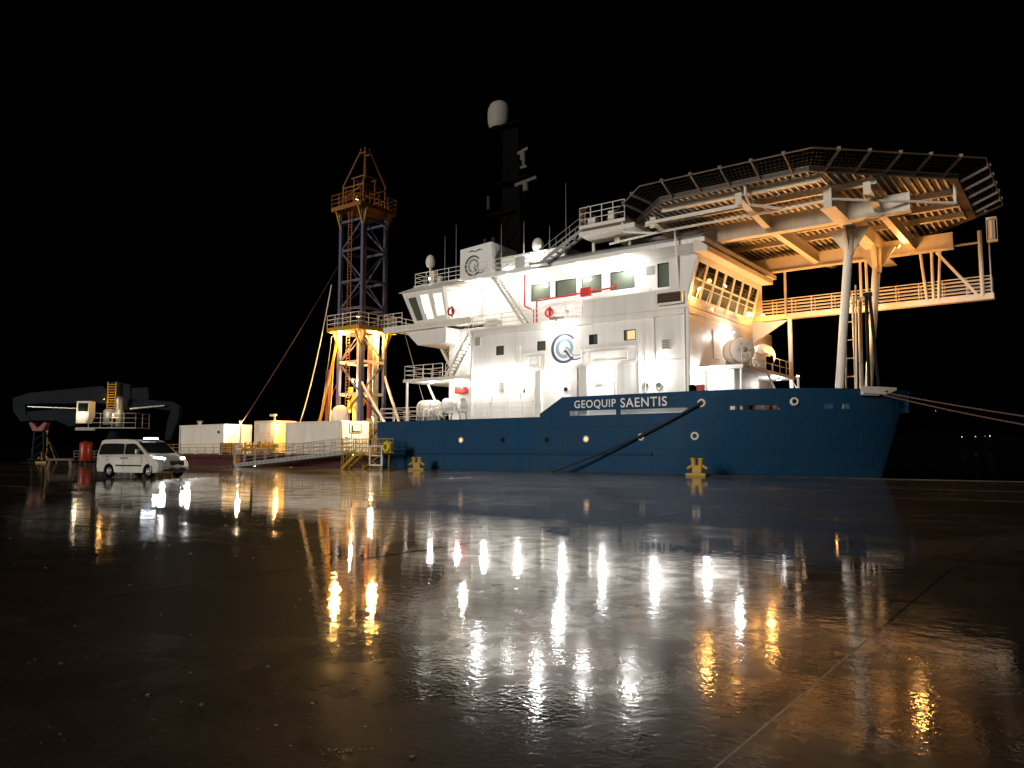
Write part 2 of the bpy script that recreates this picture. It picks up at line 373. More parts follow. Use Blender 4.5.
def shore(m):
    n = 60; pts = []
    for i in range(n + 1):
        x = -1500 + 3000 * i / n; h = 14 + 10 * math.sin(i * 0.31) + 6 * math.sin(i * 0.83 + 1) + random.uniform(-1.5, 1.5)
        pts.append((x, h))
    for (x0, h0), (x1, h1) in zip(pts, pts[1:]):
        m.add([(x0, 1100, -3), (x1, 1100, -3), (x1, 1180, h1 * 0.5), (x0, 1180, h0 * 0.5), (x1, 1300, h1), (x0, 1300, h0), (x1, 1500, h1 * 1.3), (x0, 1500, h0 * 1.3)], [(0, 1, 2, 3), (3, 2, 4, 5), (5, 4, 6, 7)])
sh = part('far_shore', 'black', None, shore); tag(sh, kind='structure')

# ================================================================== THE SHIP
ship = thing('survey_ship', 'large blue hulled survey ship with white superstructure and helideck over its bow', 'ship')
CL = 10.0
def smooth(a, b, x): t = min(1, max(0, (x - a) / (b - a))); return t * t * (3 - 2 * t)
def half(u, z):
    """half breadth of the hull at station u and height z"""
    k = min(1, max(0, (z + 0.3) / 5.3))
    us = -5.5 + 3.5 * k; ue = 8.05 + 1.75 * k
    if u <= us: return 9.0
    t = min(1, (u - us) / (ue - us)); p = 2.0 + 0.2 * k; q = 0.86 - 0.146 * k
    return 9.0 * max(0.0, 1 - t ** p) ** q
def stem(z): return 8.05 + 1.75 * min(1, max(0, (z + 0.3) / 5.3))
DK = 3.85
def hullpts(z, u0=-28.6):
    e = stem(z); us = [u0, -24, -20, -16, -12, -8, -6, -4.5, -3, -2, -1, 0, 1, 2, 3, 4, 5, 6, 6.8, 7.4, 7.9]
    us = [x for x in us if x < e - 0.25] ; us = us[:21]
    while len(us) < 21: us.append(us[-1] + (e - us[-1]) * 0.3)
    f = [x for x in us] + [e - (e - us[-1]) * 0.35, e - (e - us[-1]) * 0.08, e]
    return [(x, CL - half(x, z), z) for x in f], [(x, CL + half(x, z), z) for x in reversed(f[:-1])]
def hull(m):
    zs = [-2.6, -1.2, -0.2, 0.6, 1.4, 2.2, 3.0, DK]
    rings = []
    for z in zs:
        a, b = hullpts(z); rings.append(a + b)
    n = len(rings[0]); vs = [p for r_ in rings for p in r_]
    fs = []; 
    for k in range(len(zs) - 1):
        for i in range(n - 1): fs.append((k * n + i, k * n + i + 1, (k + 1) * n + i + 1, (k + 1) * n + i))
    m.add(vs, fs, True)
    m.add([p for p in rings[0]], [tuple(range(n))])
    a = rings
    m.add([r_[0] for r_ in a] + [r_[-1] for r_ in a], [(k, k + 1, len(a) + k + 1, len(a) + k) for k in range(len(a) - 1)])
h = part('hull', 'hull', ship, hull)
def fdeck(m):
    a, b = hullpts(DK + 0.004); m.add(a + b, [tuple(range(len(a + b)))])
part('fore_deck', 'deckgrey', ship, fdeck)
# bulwark with freeing slots and mooring openings cut through it
holes = [(-9.87, -6.2, DK, 4.19), (-5.9, -1.19, DK, 4.16), (1.3, 2.15, 3.95, 4.18), (2.25, 3.95, 3.93, 4.2), (6.05, 6.5, 4.0, 4.3), (6.85, 7.25, 4.0, 4.3)]
def topz(u): return 4.0 + 1.12 * min(1, max(0, (u + 12.3) / 1.9)) + 0.05 * smooth(-2, 8, u) if u > -12.3 else 4.0
def bulwark(m, sgn):
    us = sorted(set([-12.3, -11.3, -10.4, -9, -8, -7, -5, -4, -3, -2, -1, 0, 1, 2, 3, 4, 5, 5.6, 6.5, 7.6, 8.0, 8.4, 8.8, 9.1, 9.35, 9.55, 9.7, 9.78] + [x for hh in holes for x in hh[:2]]))
    zs = [DK, 3.95, 4.0, 4.16, 4.19, 4.3, None]
    zs = sorted(set([DK] + [z for hh in holes for z in hh[2:]])) 
    def pt(u, z, ins):
        uu = min(u, stem(5.0) - 0.001); b = half(uu, min(z, 5.0)) - ins * (0.10 if b_ok(uu) else 0.1)
        return (uu - (0.1 if ins and uu > 9 else 0), CL + sgn * max(b, 0.0), z)
    b_ok = lambda u: True
    for u0, u1 in zip(us, us[1:]):
        lev = [z for z in zs] ; t0, t1 = topz(u0), topz(u1)
        cells = [(z, z, zz, zz) for z, zz in zip(lev, lev[1:])] + [(lev[-1], lev[-1], t0, t1)]
        for (a0, a1, c0, c1) in cells:
            um, zm = (u0 + u1) / 2, (a0 + (c0 + c1) / 2) / 2
            if sgn < 0 and any(hh[0] < um < hh[1] and hh[2] - 1e-6 < zm < hh[3] + 1e-6 and c0 <= hh[3] + 1e-6 for hh in holes): continue
            c0 = min(c0, t0); c1 = min(c1, t1); a0 = min(a0, t0); a1 = min(a1, t1)
            m.hexa([pt(u0, a0, 0), pt(u1, a1, 0), pt(u1, a1, 1), pt(u0, a0, 1)], [pt(u0, c0, 0), pt(u1, c1, 0), pt(u1, c1, 1), pt(u0, c0, 1)])
part('bulwark', 'hull', ship, lambda m: bulwark(m, -1)); part('bulwark', 'hull', ship, lambda m: bulwark(m, 1))
def cap(m, s):
    us = [-12.3, -10.4, -6, -2, 0, 2, 4, 5.6, 7, 8, 8.8, 9.35, 9.7]
    for _ in (0,):
        for a, b in zip(us, us[1:]):
            m.bar((a, CL + s * (half(a, 5) - 0.05), topz(a) + 0.02), (b, CL + s * (half(b, 5) - 0.05), topz(b) + 0.02), 0.16, 0.05)
part('bulwark_cap_rail', 'hull', ship, lambda m: cap(m, -1)); part('bulwark_cap_rail', 'hull', ship, lambda m: cap(m, 1))
# name on the bulwark
def text_mesh(txt, name, mat, parent, u0, u1, z, height, y, extr=0.012):
    cu = bpy.data.curves.new(name, 'FONT'); cu.body = txt; cu.size = 1; cu.offset = 0.012; cu.space_character = 1.12; cu.extrude = 0
    o = bpy.data.objects.new(name, cu); C.objects.link(o); bpy.context.view_layer.update()
    me = bpy.data.meshes.new_from_object(o.evaluated_get(bpy.context.evaluated_depsgraph_get())); bpy.data.objects.remove(o)
    xs = [v.co.x for v in me.vertices]; ys = [v.co.y for v in me.vertices]; y0, y1 = min(ys), max(ys); x0, x1 = min(xs), max(xs)
    for v in me.vertices: v.co = (u0 + (v.co.x - x0) / (x1 - x0) * (u1 - u0), y, z + (v.co.y - y0) / (y1 - y0) * height)
    me.materials.clear(); me.materials.append(M[mat]); me.name = name
    o = bpy.data.objects.new(name, me); C.objects.link(o); o.parent = parent
    return o
text_mesh('GEOQUIP', 'name_lettering', 'letter', h, -9.42, -6.2, 4.27, 0.62, 1.0 - 0.012)
text_mesh('SAENTIS', 'name_lettering', 'letter', h, -5.85, -2.54, 4.30, 0.62, 1.0 - 0.012)
# portholes low in the hull
for i, (u, z) in enumerate([(-19.57, 2.28), (-15.56, 2.25), (-11.7, 2.22), (-8.52, 2.26)]):
    y = CL - half(u, z)
    pr = part('porthole', 'galv' if i in (0, 3) else 'hull', h, lambda m: m.lathe((u, y - 0.03, z), (0, 1, 0), [(0.17, 0.06), (0.17, 0.0), (0.26, 0.0), (0.26, 0.08)], 18))
    part('pane', 'litwarm' if i in (0, 3) else 'glass', pr, lambda m: m.lathe((u, y - 0.012, z), (0, 1, 0), [(0.0, 0.0), (0.18, 0.0)], 18))
# mooring openings with bright rims
for (u, z, r_) in [(-0.28, 4.41, 0.22), (4.75, 4.42, 0.22), (-4.39, 2.35, 0.2), (-0.83, 2.38, 0.22)]:
    y = CL - half(u, z); nrm = Vector((half(u + 0.1, z) - half(u - 0.1, z), 0.2 * 1, 0)); ax = Vector((-nrm.x / 0.2, -1, 0)).normalized() * -1
    pr = part('fairlead', 'offwhite', h, lambda m: m.lathe((u, y - 0.05, z), ax, [(r_ * 0.62, 0.10), (r_ * 0.62, 0.0), (r_ * 0.8, -0.05), (r_ * 1.1, -0.03), (r_ * 1.25, 0.08)], 20))
    part('opening', 'dark', pr, lambda m: m.lathe((u, y - 0.03, z), ax, [(0.0, 0.0), (r_ * 0.66, 0.0)], 20))
# draught / weld marks, rubbing strake
part('rubbing_strake', 'hull', h, lambda m: [m.tube((a, 0.96 + 0.04, 1.25), (b, 1.0, 1.25), 0.09, 8) for a, b in [(-28.5, -16), (-16, -3.6)]])
# low aft hull with the working deck
def aft(m):
    m.hexa([(-66, 1.0, -2.6), (-28.604, 1.0, -2.6), (-28.604, 19, -2.6), (-66, 19, -2.6)], [(-66, 1.0, 1.08), (-28.604, 1.0, 1.08), (-28.604, 19, 1.08), (-66, 19, 1.08)])
ah = part('aft_hull', 'red', ship, aft)
part('fender_strake', 'red', ah, lambda m: [m.tube((a, 1.0, 0.75), (a + 7.2, 1.0, 0.75), 0.12, 8) for a in (-65.5, -58, -50.5, -43, -35.8)])
part('aft_deck', 'deckgrey', ship, lambda m: m.box(-65.98, -28.62, 1.02, 18.98, 1.084, 1.10))
part('break_bulkhead', 'rust', ship, lambda m: m.box(-28.75, -28.605, 1.05, 18.95, 1.102, DK - 0.05))
railing('railing', [(-65.8, 1.15, 1.1), (-46.5, 1.15, 1.1)], ship, 'yellow', 1.05, 3, 1.5)
railing('railing', [(-45.5, 1.15, 1.1), (-32.6, 1.15, 1.1)], ship, 'yellow', 1.05, 3, 1.5)
railing('railing', [(-28.5, 1.2, DK), (-12.35, 1.2, DK)], ship, 'rail', 1.1, 3, 1.6, 0.026)
railing('railing', [(-28.5, 1.2, DK), (-28.5, 7.0, DK)], ship, 'rail', 1.1, 3, 1.5)

# ------------------------------------------------------------------ main house
def wall_with_holes(m, u0, u1, z0, z1, y, hs, depth=0.16):
    """side wall sheet in the plane y with real window reveals"""
    us = sorted(set([u0, u1] + [x for q in hs for x in q[:2]])); zs = sorted(set([z0, z1] + [x for q in hs for x in q[2:]]))
    for a, b in zip(us, us[1:]):
        for c, d in zip(zs, zs[1:]):
            um, zm = (a + b) / 2, (c + d) / 2
            if any(q[0] < um < q[1] and q[2] < zm < q[3] for q in hs): continue
            m.add([(a, y, c), (b, y, c), (b, y, d), (a, y, d)], [(0, 1, 2, 3)])
    for a, b, c, d in hs:
        for p, q in (((a, c), (b, c)), ((b, c), (b, d)), ((b, d), (a, d)), ((a, d), (a, c))):
            m.add([(p[0], y, p[1]), (q[0], y, q[1]), (q[0], y + depth, q[1]), (p[0], y + depth, p[1])], [(0, 1, 2, 3)])
VS = 2.2; UF = -1.5; UA = -19.7; VE = 18.6
wins = [(-17.15, -16.4, 8.7, 9.4), (-13.35, -12.6, 8.75, 9.45), (-8.95, -8.25, 8.85, 9.55), (-6.2, -5.3, 8.9, 9.62)]
def house(m):
    wall_with_holes(m, UA, UF, DK, 10.8, VS, wins)
    m.add([(UF, VS, DK), (UF, VE, DK), (UF, VE, 10.8), (UF, VS, 10.8)], [(0, 1, 2, 3)])
    m.add([(UA, VS, DK), (UA, VE, DK), (UA, VE, 10.8), (UA, VS, 10.8)], [(0, 1, 2, 3)])
    m.add([(UA, VE, DK), (UF, VE, DK), (UF, VE, 10.8), (UA, VE, 10.8)], [(0, 1, 2, 3)])
    m.add([(UA, VS, 10.8), (UF, VS, 10.8), (UF, VE, 10.8), (UA, VE, 10.8)], [(0, 1, 2, 3)])
house_o = part('main_house', 'white', ship, house)
for i, (a, b, c, d) in enumerate(wins):
    f = part('window', 'dark', house_o, lambda m: [m.box(a, a + .06, VS + .02, VS + .12, c, d), m.box(b - .06, b, VS + .02, VS + .12, c, d), m.box(a + .06, b - .06, VS + .02, VS + .12, c, c + .06), m.box(a + .06, b - .06, VS + .02, VS + .12, d - .06, d)])
    part('pane', 'litwarm' if i == 3 else 'glassgreen', f, lambda m: m.box(a + .05, b - .05, VS + .10, VS + .115, c + .05, d - .05))
    if i in (2, 3): part('curtain', 'dark', f, lambda m: [m.box(a + .08 + k * .09, a + .14 + k * .09, VS + .07, VS + .095, c + .07, d - .07) for k in range(3 if i == 2 else 2)])
# deck edge bands, doors, folded landing frames, pilot ladder panels on the side
part('deck_edge_band', 'white', house_o, lambda m: [m.box(UA, UF, VS - .05, VS - .003, 10.72, 10.86), m.box(UA, UF, VS - .03, VS - .003, 7.30, 7.38)])
def frame2(m, a, b, c, d, t=.05, y=VS):
    m.box(a, b, y - .05, y - .003, c, c + t); m.box(a, b, y - .05, y - .003, d - t, d); m.box(a, a + t, y - .05, y - .003, c + t, d - t); m.box(b - t, b, y - .05, y - .003, c + t, d - t)
for (a, b, c, d) in [(-14.6, -12.6, 7.45, 8.6), (-14.1, -13.1, 7.6, 8.35), (-9.6, -5.2, 7.45, 8.55), (-8.8, -5.9, 7.6, 8.3)]:
    part('folded_ladder_frame', 'white', house_o, lambda m: frame2(m, a, b, c, d))
for a in (-15.2, -14.85, -5.05, -4.6):
    part('conduit', 'white', house_o, lambda m: m.tube((a, VS - .05, DK + 1.5), (a, VS - .05, 9.2), 0.03, 6))
for (a, b) in [(-13.35, -12.85), (-10.35, -9.85), (-9.05, -8.95), (-6.85, -6.75)]:
    part('side_pilaster', 'white', house_o, lambda m: m.box(a, b, VS - .28, VS - .003, DK + .01, 7.25))
for a in (-18.4, -14.4):
    d = part('door', 'white', house_o, lambda m: m.box(a, a + .85, VS - .06, VS - .003, DK + .25, DK + 2.2), .02)
    part('handle', 'dark', d, lambda m: m.box(a + .68, a + .76, VS - .10, VS - .062, DK + 1.15, DK + 1.25))
for (u, z) in [(-14.4, 5.85), (-10.85, 5.8), (-4.6, 5.75), (-3.65, 5.72)]:
    pr = part('porthole', 'galv', house_o, lambda m: m.lathe((u, VS - .04, z), (0, 1, 0), [(.17, .03), (.17, 0), (.25, 0), (.25, .037)], 18))
    part('pane', 'glass' if u < -6 else 'glassgreen', pr, lambda m: m.lathe((u, VS - .02, z), (0, 1, 0), [(0, 0), (.18, 0)], 18))
for (u, z) in [(-16.6, 6.3), (-8.1, 6.35), (-3.1, 8.4), (-18.9, 9.9)]:
    vt = part('vent_louvre', 'offwhite', house_o, lambda m: m.box(u - .3, u + .3, VS - .08, VS - .003, z - .35, z + .35), .015)
    for k in range(5): part('slat', 'grey', vt, lambda m: m.hexa([(u - .25, VS - .10, z - .28 + k * .12), (u + .25, VS - .10, z - .28 + k * .12), (u + .25, VS - .082, z - .24 + k * .12), (u - .25, VS - .082, z - .24 + k * .12)], [(u - .25, VS - .10, z - .26 + k * .12), (u + .25, VS - .10, z - .26 + k * .12), (u + .25, VS - .082, z - .2 + k * .12), (u - .25, VS - .082, z - .2 + k * .12)]))
part('cable_tray', 'offwhite', house_o, lambda m: [m.box(UA + .3, UF - .4, VS - .12, VS - .003, 10.28, 10.36), m.box(-3.95, -3.87, VS - .1, VS - .003, 7.4, 10.28)])
[part('rain_gutter_pipe', 'offwhite', house_o, lambda m: m.tube((x_, VS - .07, DK + .3), (x_, VS - .07, 10.7), .05, 8)) for x_ in (UF - .25, UA + .25)]
# emblem painted on the side: two rings and a double tail
def emblem(parent, cu, cz, s, y, c1='slate', c2='teal'):
    def arc(m, x, z, r_, a0, a1, w0, w1, n=40, off=.006):
        pts = []; ws = []
        for i in range(n + 1):
            t = i / n; a = R(a0 + (a1 - a0) * t); pts.append((x + r_ * math.cos(a), z + r_ * math.sin(a))); ws.append(w0 + (w1 - w0) * math.sin(math.pi * min(1, t * 1.25) * .8) if t < .8 else w0 + (w1 - w0) * math.sin(math.pi * .8))
        ribbon(m, pts, ws, off, y)
    e = part('emblem_ring', c1, parent, lambda m: arc(m, cu, cz, s, 38, 318, .14 * s, .24 * s))
    part('emblem_inner_ring', c2, parent, lambda m: arc(m, cu + .03 * s, cz, .62 * s, -35, 292, .22 * s, .27 * s, off=.008))
    def tail(m, P, w0, w1, off):
        n = 24; q = []; ws = []
        for i in range(n + 1):
            t = i / n * (len(P) - 1); k = min(int(t), len(P) - 2); f = t - k
            p0, p1, p2, p3 = [Vector(P[min(max(j, 0), len(P) - 1)]) for j in (k - 1, k, k + 1, k + 2)]
            c = .5 * ((2 * p1) + (p2 - p0) * f + (2 * p0 - 5 * p1 + 4 * p2 - p3) * f * f + (3 * p1 - p0 - 3 * p2 + p3) * f ** 3)
            q.append((cu + c.x * s, cz + c.y * s)); ws.append((w0 + (w1 - w0) * (i / n)) * s)
        ribbon(m, q, ws, off, y)
    part('emblem_tail', c1, parent, lambda m: tail(m, [(.0, -.18), (.22, -.3), (.45, -.62), (.72, -.86), (1.1, -.86), (1.55, -.76)], .20, .06, .012))
    part('emblem_tail', c2, parent, lambda m: tail(m, [(.12, .06), (.38, -.08), (.58, -.38), (.85, -.58), (1.2, -.58), (1.75, -.46)], .16, .05, .010))
emblem(house_o, -11.0, 8.77, 1.0, VS)

# raised solid bulwark of the bridge deck, forward
part('bridge_deck_bulwark', 'white', ship, lambda m: [m.box(-9.4, UF - .02, VS + .002, VS + .12, 10.862, 12.06), m.box(UF - .14, UF - .022, VS + .122, 3.6, 10.862, 12.06)])
part('open_hawse_box', 'offwhite', ship, lambda m: [m.box(-3.6, -1.75, VS - .35, VS - .003, 11.0, 11.1), m.box(-3.6, -3.5, VS - .35, VS - .003, 11.102, 11.75), m.box(-1.85, -1.75, VS - .35, VS - .003, 11.102, 11.75)])
part('cargo_net_roll', 'wood', ship, lambda m: [m.tube((-3.45, VS - .18, 11.3 + .18 * k), (-1.9, VS - .18, 11.28 + .18 * k), .13, 8) for k in range(3)])
railing('railing', [(-19.5, VS + .05, 10.86), (-9.5, VS + .05, 10.86)], ship, 'rail', 1.05, 3, 1.4)
part('deck_locker', 'offwhite', ship, lambda m: m.box(-12.6, -11.2, VS + .5, VS + 1.1, 10.865, 11.7), .03); part('deck_locker', 'offwhite', ship, lambda m: m.box(-18.6, -17.4, VS + .5, VS + 1.1, 10.865, 11.6), .03)

# ------------------------------------------------------------------ bridge
VB = 4.5
bw = [(-15.5, -13.7, 13.0, 14.35), (-13.25, -11.35, 13.0, 14.35), (-10.9, -9.2, 13.0, 14.35), (-8.5, -6.5, 13.0, 14.35), (-4.75, -2.9, 12.75, 14.45)]
def bridge(m):
    wall_with_holes(m, -20.2, UF, 10.802, 14.9, VB, bw, .14)
    m.add([(-20.2, VB, 10.802), (-20.2, 16.5, 10.802), (-20.2, 16.5, 14.9), (-20.2, VB, 14.9)], [(0, 1, 2, 3)])
    m.add([(-20.2, 16.5, 10.802), (UF, 16.5, 10.802), (UF, 16.5, 14.9), (-20.2, 16.5, 14.9)], [(0, 1, 2, 3)])
br = part('bridge', 'white', ship, bridge)
for a, b, c, d in bw:
    f = part('window', 'dark', br, lambda m: [m.box(a, a + .06, VB + .02, VB + .1, c, d), m.box(b - .06, b, VB + .02, VB + .1, c, d), m.box(a + .06, b - .06, VB + .02, VB + .1, c, c + .06), m.box(a + .06, b - .06, VB + .02, VB + .1, d - .06, d)])
    part('pane', 'glassgreen', f, lambda m: m.box(a + .05, b - .05, VB + .085, VB + .1, c + .05, d - .05))
# forward window front: leaning outwards at the top
FV = [2.4 + i * (13.9 - 2.4) / 7 for i in range(8)]
def fr(u_, z): return UF + (z - 11.35) * 0.28 + u_
def front(m):
    zb, zt = 11.2, 14.1
    def pan(v0, v1, z0, z1, t=.12):
        m.hexa([(fr(0, z0), v0, z0), (fr(0, z0), v1, z0), (fr(-t, z0), v1, z0), (fr(-t, z0), v0, z0)], [(fr(0, z1), v0, z1), (fr(0, z1), v1, z1), (fr(-t, z1), v1, z1), (fr(-t, z1), v0, z1)])
    pan(FV[0] - .2, FV[-1] + .2, zb, 11.5); pan(FV[0] - .2, FV[-1] + .2, 13.7, zt)
    for i, v in enumerate(FV): pan(v - .14, v + .14, 11.5, 13.7, .13)
    for a, b in zip(FV, FV[1:]): pan(a + .14, b - .14, 12.6, 12.7, .1)
    # closing cheeks at the sides
    for v in (FV[0] - .2, FV[-1] + .16): m.hexa([(UF - 1.3, v, zb), (fr(-.1, zb), v, zb), (fr(-.1, zb), v + .04, zb), (UF - 1.3, v + .04, zb)], [(UF - 1.3, v, zt), (fr(-.1, zt), v, zt), (fr(-.1, zt), v + .04, zt), (UF - 1.3, v + .04, zt)])
    m.box(UF - 1.3, UF - .02, FV[0] - .2, FV[-1] + .2, 10.864, zb - .002)
fo = part('bridge_front', 'white', ship, front)
for a, b in zip(FV, FV[1:]):
    for z0, z1, mt in ((11.5, 12.6, 'glassgreen'), (12.7, 13.7, 'glass')):
        part('window', mt, fo, lambda m: m.hexa([(fr(-.06, z0), a + .13, z0), (fr(-.06, z0), b - .13, z0), (fr(-.08, z0), b - .13, z0), (fr(-.08, z0), a + .13, z0)], [(fr(-.06, z1), a + .13, z1), (fr(-.06, z1), b - .13, z1), (fr(-.08, z1), b - .13, z1), (fr(-.08, z1), a + .13, z1)]))
part('window_sill_rail', 'rail', fo, lambda m: [m.tube((UF + .5, 3, 12.1), (UF + .5, 13.5, 12.1), .03, 6)] + [m.tube((UF + .02, 3 + k * 1.75, 11.0), (UF + .5, 3 + k * 1.75, 12.1), .03, 6) for k in range(7)])
# roof with a sloping brow
def roof(m):
    m.box(-20.6, -0.35, VS + .1, 16.6, 14.9, 15.2)
rf = part('bridge_roof', 'white', ship, roof)
part('roof_brow', 'grey', rf, lambda m: m.prism([(-13.5, VS + .1, 15.203), (-13.5, VS + .16, 15.4), (-13.5, 4.6, 16.2), (-13.5, 4.6, 15.203)], (13.0, 0, 0)))
part('front_brow', 'cream', rf, lambda m: m.prism([(-.9, 1.75, 14.12), (.05, 1.75, 14.08), (.05, 1.75, 14.42), (-.6, 1.75, 14.89), (-.9, 1.75, 14.89)], (0, 12.7, 0)))
# red fire main on the bridge side
part('fire_main', 'redbox', ship, lambda m: m.path([(-15.33, 3.4, 14.9), (-15.33, 3.4, 12.5), (-14.5, 3.4, 12.05), (-14.5, 3.4, 10.95), (-14.2, 3.4, 10.95), (-14.2, 3.4, 12.75), (-7.4, 3.4, 12.95), (-7.4, 3.4, 13.2)], .07, 8))
part('hose_box', 'redbox', ship, lambda m: m.box(-10.2, -9.4, 3.1, 3.38, 12.55, 13.2), .02)
part('liferaft_sign', 'grey', ship, lambda m: m.box(-5.6, -4.95, VB - .04, VB - .003, 13.75, 14.35))
part('door', 'offwhite', ship, lambda m: m.box(-6.1, -5.3, VB - .05, VB - .003, 10.87, 12.85), .02)
stairs('side_stair', (-14.9, 2.75, 10.9), (-17.9, 2.75, 14.95), (0, 1, 0), .8, ship)

# ------------------------------------------------------------------ aft control cabin on its wing platform
part('wing_platform', 'offwhite', ship, lambda m: [m.box(-29.4, UA - .02, VS, 9.0, 11.72, 11.98), m.box(-29.35, UA - .03, VS + .05, VS + .2, 11.45, 11.718)], .02)
railing('railing', [(-22.0, VS + .06, 11.98), (-20.0, VS + .06, 11.98)], ship, 'rail', 1.05, 3, 1.0)
railing('railing', [(-27.2, VS + .06, 11.98), (-29.3, VS + .06, 11.98), (-29.3, 8.8, 11.98)], ship, 'rail', 1.1, 3, 1.2)
cb = [(-26.3, 2.9), (-22.4, 2.6), (-21.2, 4.2), (-21.2, 9), (-26.3, 9)]
ct = [(-27.3, 2.3), (-22.7, 2.3), (-21.2, 4.2), (-21.2, 9), (-27.3, 9)]
z0, z1 = 11.985, 14.75
def lerp2(a, b, t): return (a[0] + (b[0] - a[0]) * t, a[1] + (b[1] - a[1]) * t)
def facept(i, s, t):
    j = (i + 1) % 5; p = lerp2(cb[i], cb[j], s); q = lerp2(ct[i], ct[j], s); r_ = lerp2(p, q, t); return Vector((r_[0], r_[1], z0 + (z1 - z0) * t))
cwin = {0: [(.10, .30, .12, .82), (.40, .62, .12, .86), (.72, .95, .18, .84)], 1: [(.12, .85, .1, .86)], 4: [(.2, .48, .15, .85), (.55, .92, .15, .85)]}
def cabin(m):
    for i in range(5):
        hs_ = cwin.get(i, []); ss = sorted(set([0, 1] + [x for q in hs_ for x in q[:2]])); ts = sorted(set([0, 1] + [x for q in hs_ for x in q[2:]]))
        for a, b in zip(ss, ss[1:]):
            for c, d in zip(ts, ts[1:]):
                if any(q[0] < (a + b) / 2 < q[1] and q[2] < (c + d) / 2 < q[3] for q in hs_): continue
                m.add([facept(i, a, c), facept(i, b, c), facept(i, b, d), facept(i, a, d)], [(0, 1, 2, 3)])
    m.add([(x, y, z0) for x, y in cb], [(0, 1, 2, 3, 4)])
cab = part('control_cabin', 'white', ship, cabin)
part('cabin_roof', 'offwhite', cab, lambda m: m.add([(-27.55, 2.1, 14.75), (-22.5, 2.1, 14.75), (-21.0, 4.1, 14.75), (-21.0, 9.2, 14.75), (-27.55, 9.2, 14.75), (-26.6, 3.3, 15.35), (-22.9, 3.1, 15.35), (-21.0, 4.9, 15.35), (-21.0, 9.2, 15.35), (-26.6, 9.2, 15.35)], [(4, 3, 2, 1, 0), (5, 6, 7, 8, 9)] + [(i, (i + 1) % 5, 5 + (i + 1) % 5, 5 + i) for i in range(5)]))
for i, L_ in cwin.items():
    for (a, b, c, d) in L_:
        n = (facept(i, 1, .5) - facept(i, 0, .5)).cross(facept(i, .5, 1) - facept(i, .5, 0)).normalized() * .07
        if n.y > 0 and i == 0: n = -n
        if i == 1: n = -n if n.x > 0 else n
        n = -n if (Vector((-24.2, 6, 13)) - facept(i, .5, .5)).dot(n) < 0 else n
        part('window', 'glassgreen' if (i == 0 and a == .10) else 'litwin', cab, lambda m: m.add([facept(i, a, c) + n, facept(i, b, c) + n, facept(i, b, d) + n, facept(i, a, d) + n], [(0, 1, 2, 3)]))
part('console', 'dark', cab, lambda m: [m.box(-25.2, -24.2, 2.86, 3.0, 12.32, 12.85), m.box(-23.2, -22.9, 2.72, 2.85, 12.4, 13.5)])
part('wing_bracket', 'white', ship, lambda m: m.prism([(-27.0, VS + .3, 11.44), (-22.5, VS + .3, 11.44), (-22.5, VS + .3, 10.2), (-25.6, VS + .3, 10.2)], (0, 3.5, 0)))
# stair tower and reel deck abaft the house
part('stair_trunk', 'white', ship, lambda m: m.box(-23.6, UA - .002, 4.2, 16, DK, 11.44))
part('reel_deck', 'offwhite', ship, lambda m: m.box(-26.9, UA - .01, VS - .05, 12, 7.12, 7.38), .02)
railing('railing', [(-22.6, VS + .05, 7.38), (-26.8, VS + .05, 7.38), (-26.8, 11, 7.38)], ship, 'rail', 1.1, 3, 1.1)
[part('deck_post', 'offwhite', ship, lambda m: m.tube((-26.6, y_, DK), (-26.6, y_, 7.12), .1, 8)) for y_ in (VS + .15, 9)]
stairs('aft_stair', (-22.6, 2.6, 7.4), (-20.2, 2.6, 10.75), (0, 1, 0), .8, ship)
stairs('aft_ladder_stair', (-24.6, 6.5, 7.4), (-27.4, 6.5, 11.7), (0, 1, 0), .9, ship)
part('diagonal_brace', 'offwhite', ship, lambda m: [m.bar((-24.2, 4.1, 4.2), (-25.9, 4.1, 7.1), .14), m.bar((-25.4, 8, 4.2), (-23.8, 8, 7.1), .14)])

# ------------------------------------------------------------------ funnel casing, upper deckhouse, mast, aerials
part('funnel_deck', 'offwhite', ship, lambda m: m.box(-27.0, -13.4, 3.4, 16, 15.36, 15.5), .02)
fn = part('funnel_casing', 'white', ship, lambda m: m.hexa([(-24.05, 6, 15.5), (-20.5, 6, 15.5), (-20.5, 9.6, 15.5), (-24.05, 9.6, 15.5)], [(-24.0, 6, 18.75), (-20.6, 6, 18.95), (-20.6, 9.6, 18.85), (-24.0, 9.6, 18.7)]), .03)
emblem(fn, -22.55, 17.15, .82, 5.99, 'slate', 'grey')
part('wing_mark', 'slate', fn, lambda m: [ribbon(m, [(-23.1, 18.38), (-22.7, 18.46), (-22.3, 18.34), (-21.9, 18.46), (-21.5, 18.4)], [.03, .12, .08, .12, .03], .01, 5.985)])
part('exhaust_pipe', 'dark', fn, lambda m: [m.tube((-22.8 + k * .9, 8, 18.8), (-22.8 + k * .9, 8, 19.9), .22, 12) for k in range(2)])
dh = part('upper_deckhouse', 'white', ship, lambda m: m.box(-19.9, -13.6, 6.4, 14, 15.5, 17.55), .03)
part('door', 'grey', dh, lambda m: m.box(-18.3, -17.4, 6.34, 6.397, 15.6, 17.3), .02)
part('cabinet', 'yellow', dh, lambda m: m.box(-15.6, -15.1, 5.9, 6.39, 15.52, 16.6), .02)
railing('railing', [(-20.4, 3.5, 15.5), (-13.5, 3.5, 15.5)], ship, 'rail', 1.05, 3, 1.3)
railing('railing', [(-20.6, 3.5, 15.5), (-26.9, 3.5, 15.5), (-26.9, 9, 15.5)], ship, 'rail', 1.05, 3, 1.2)
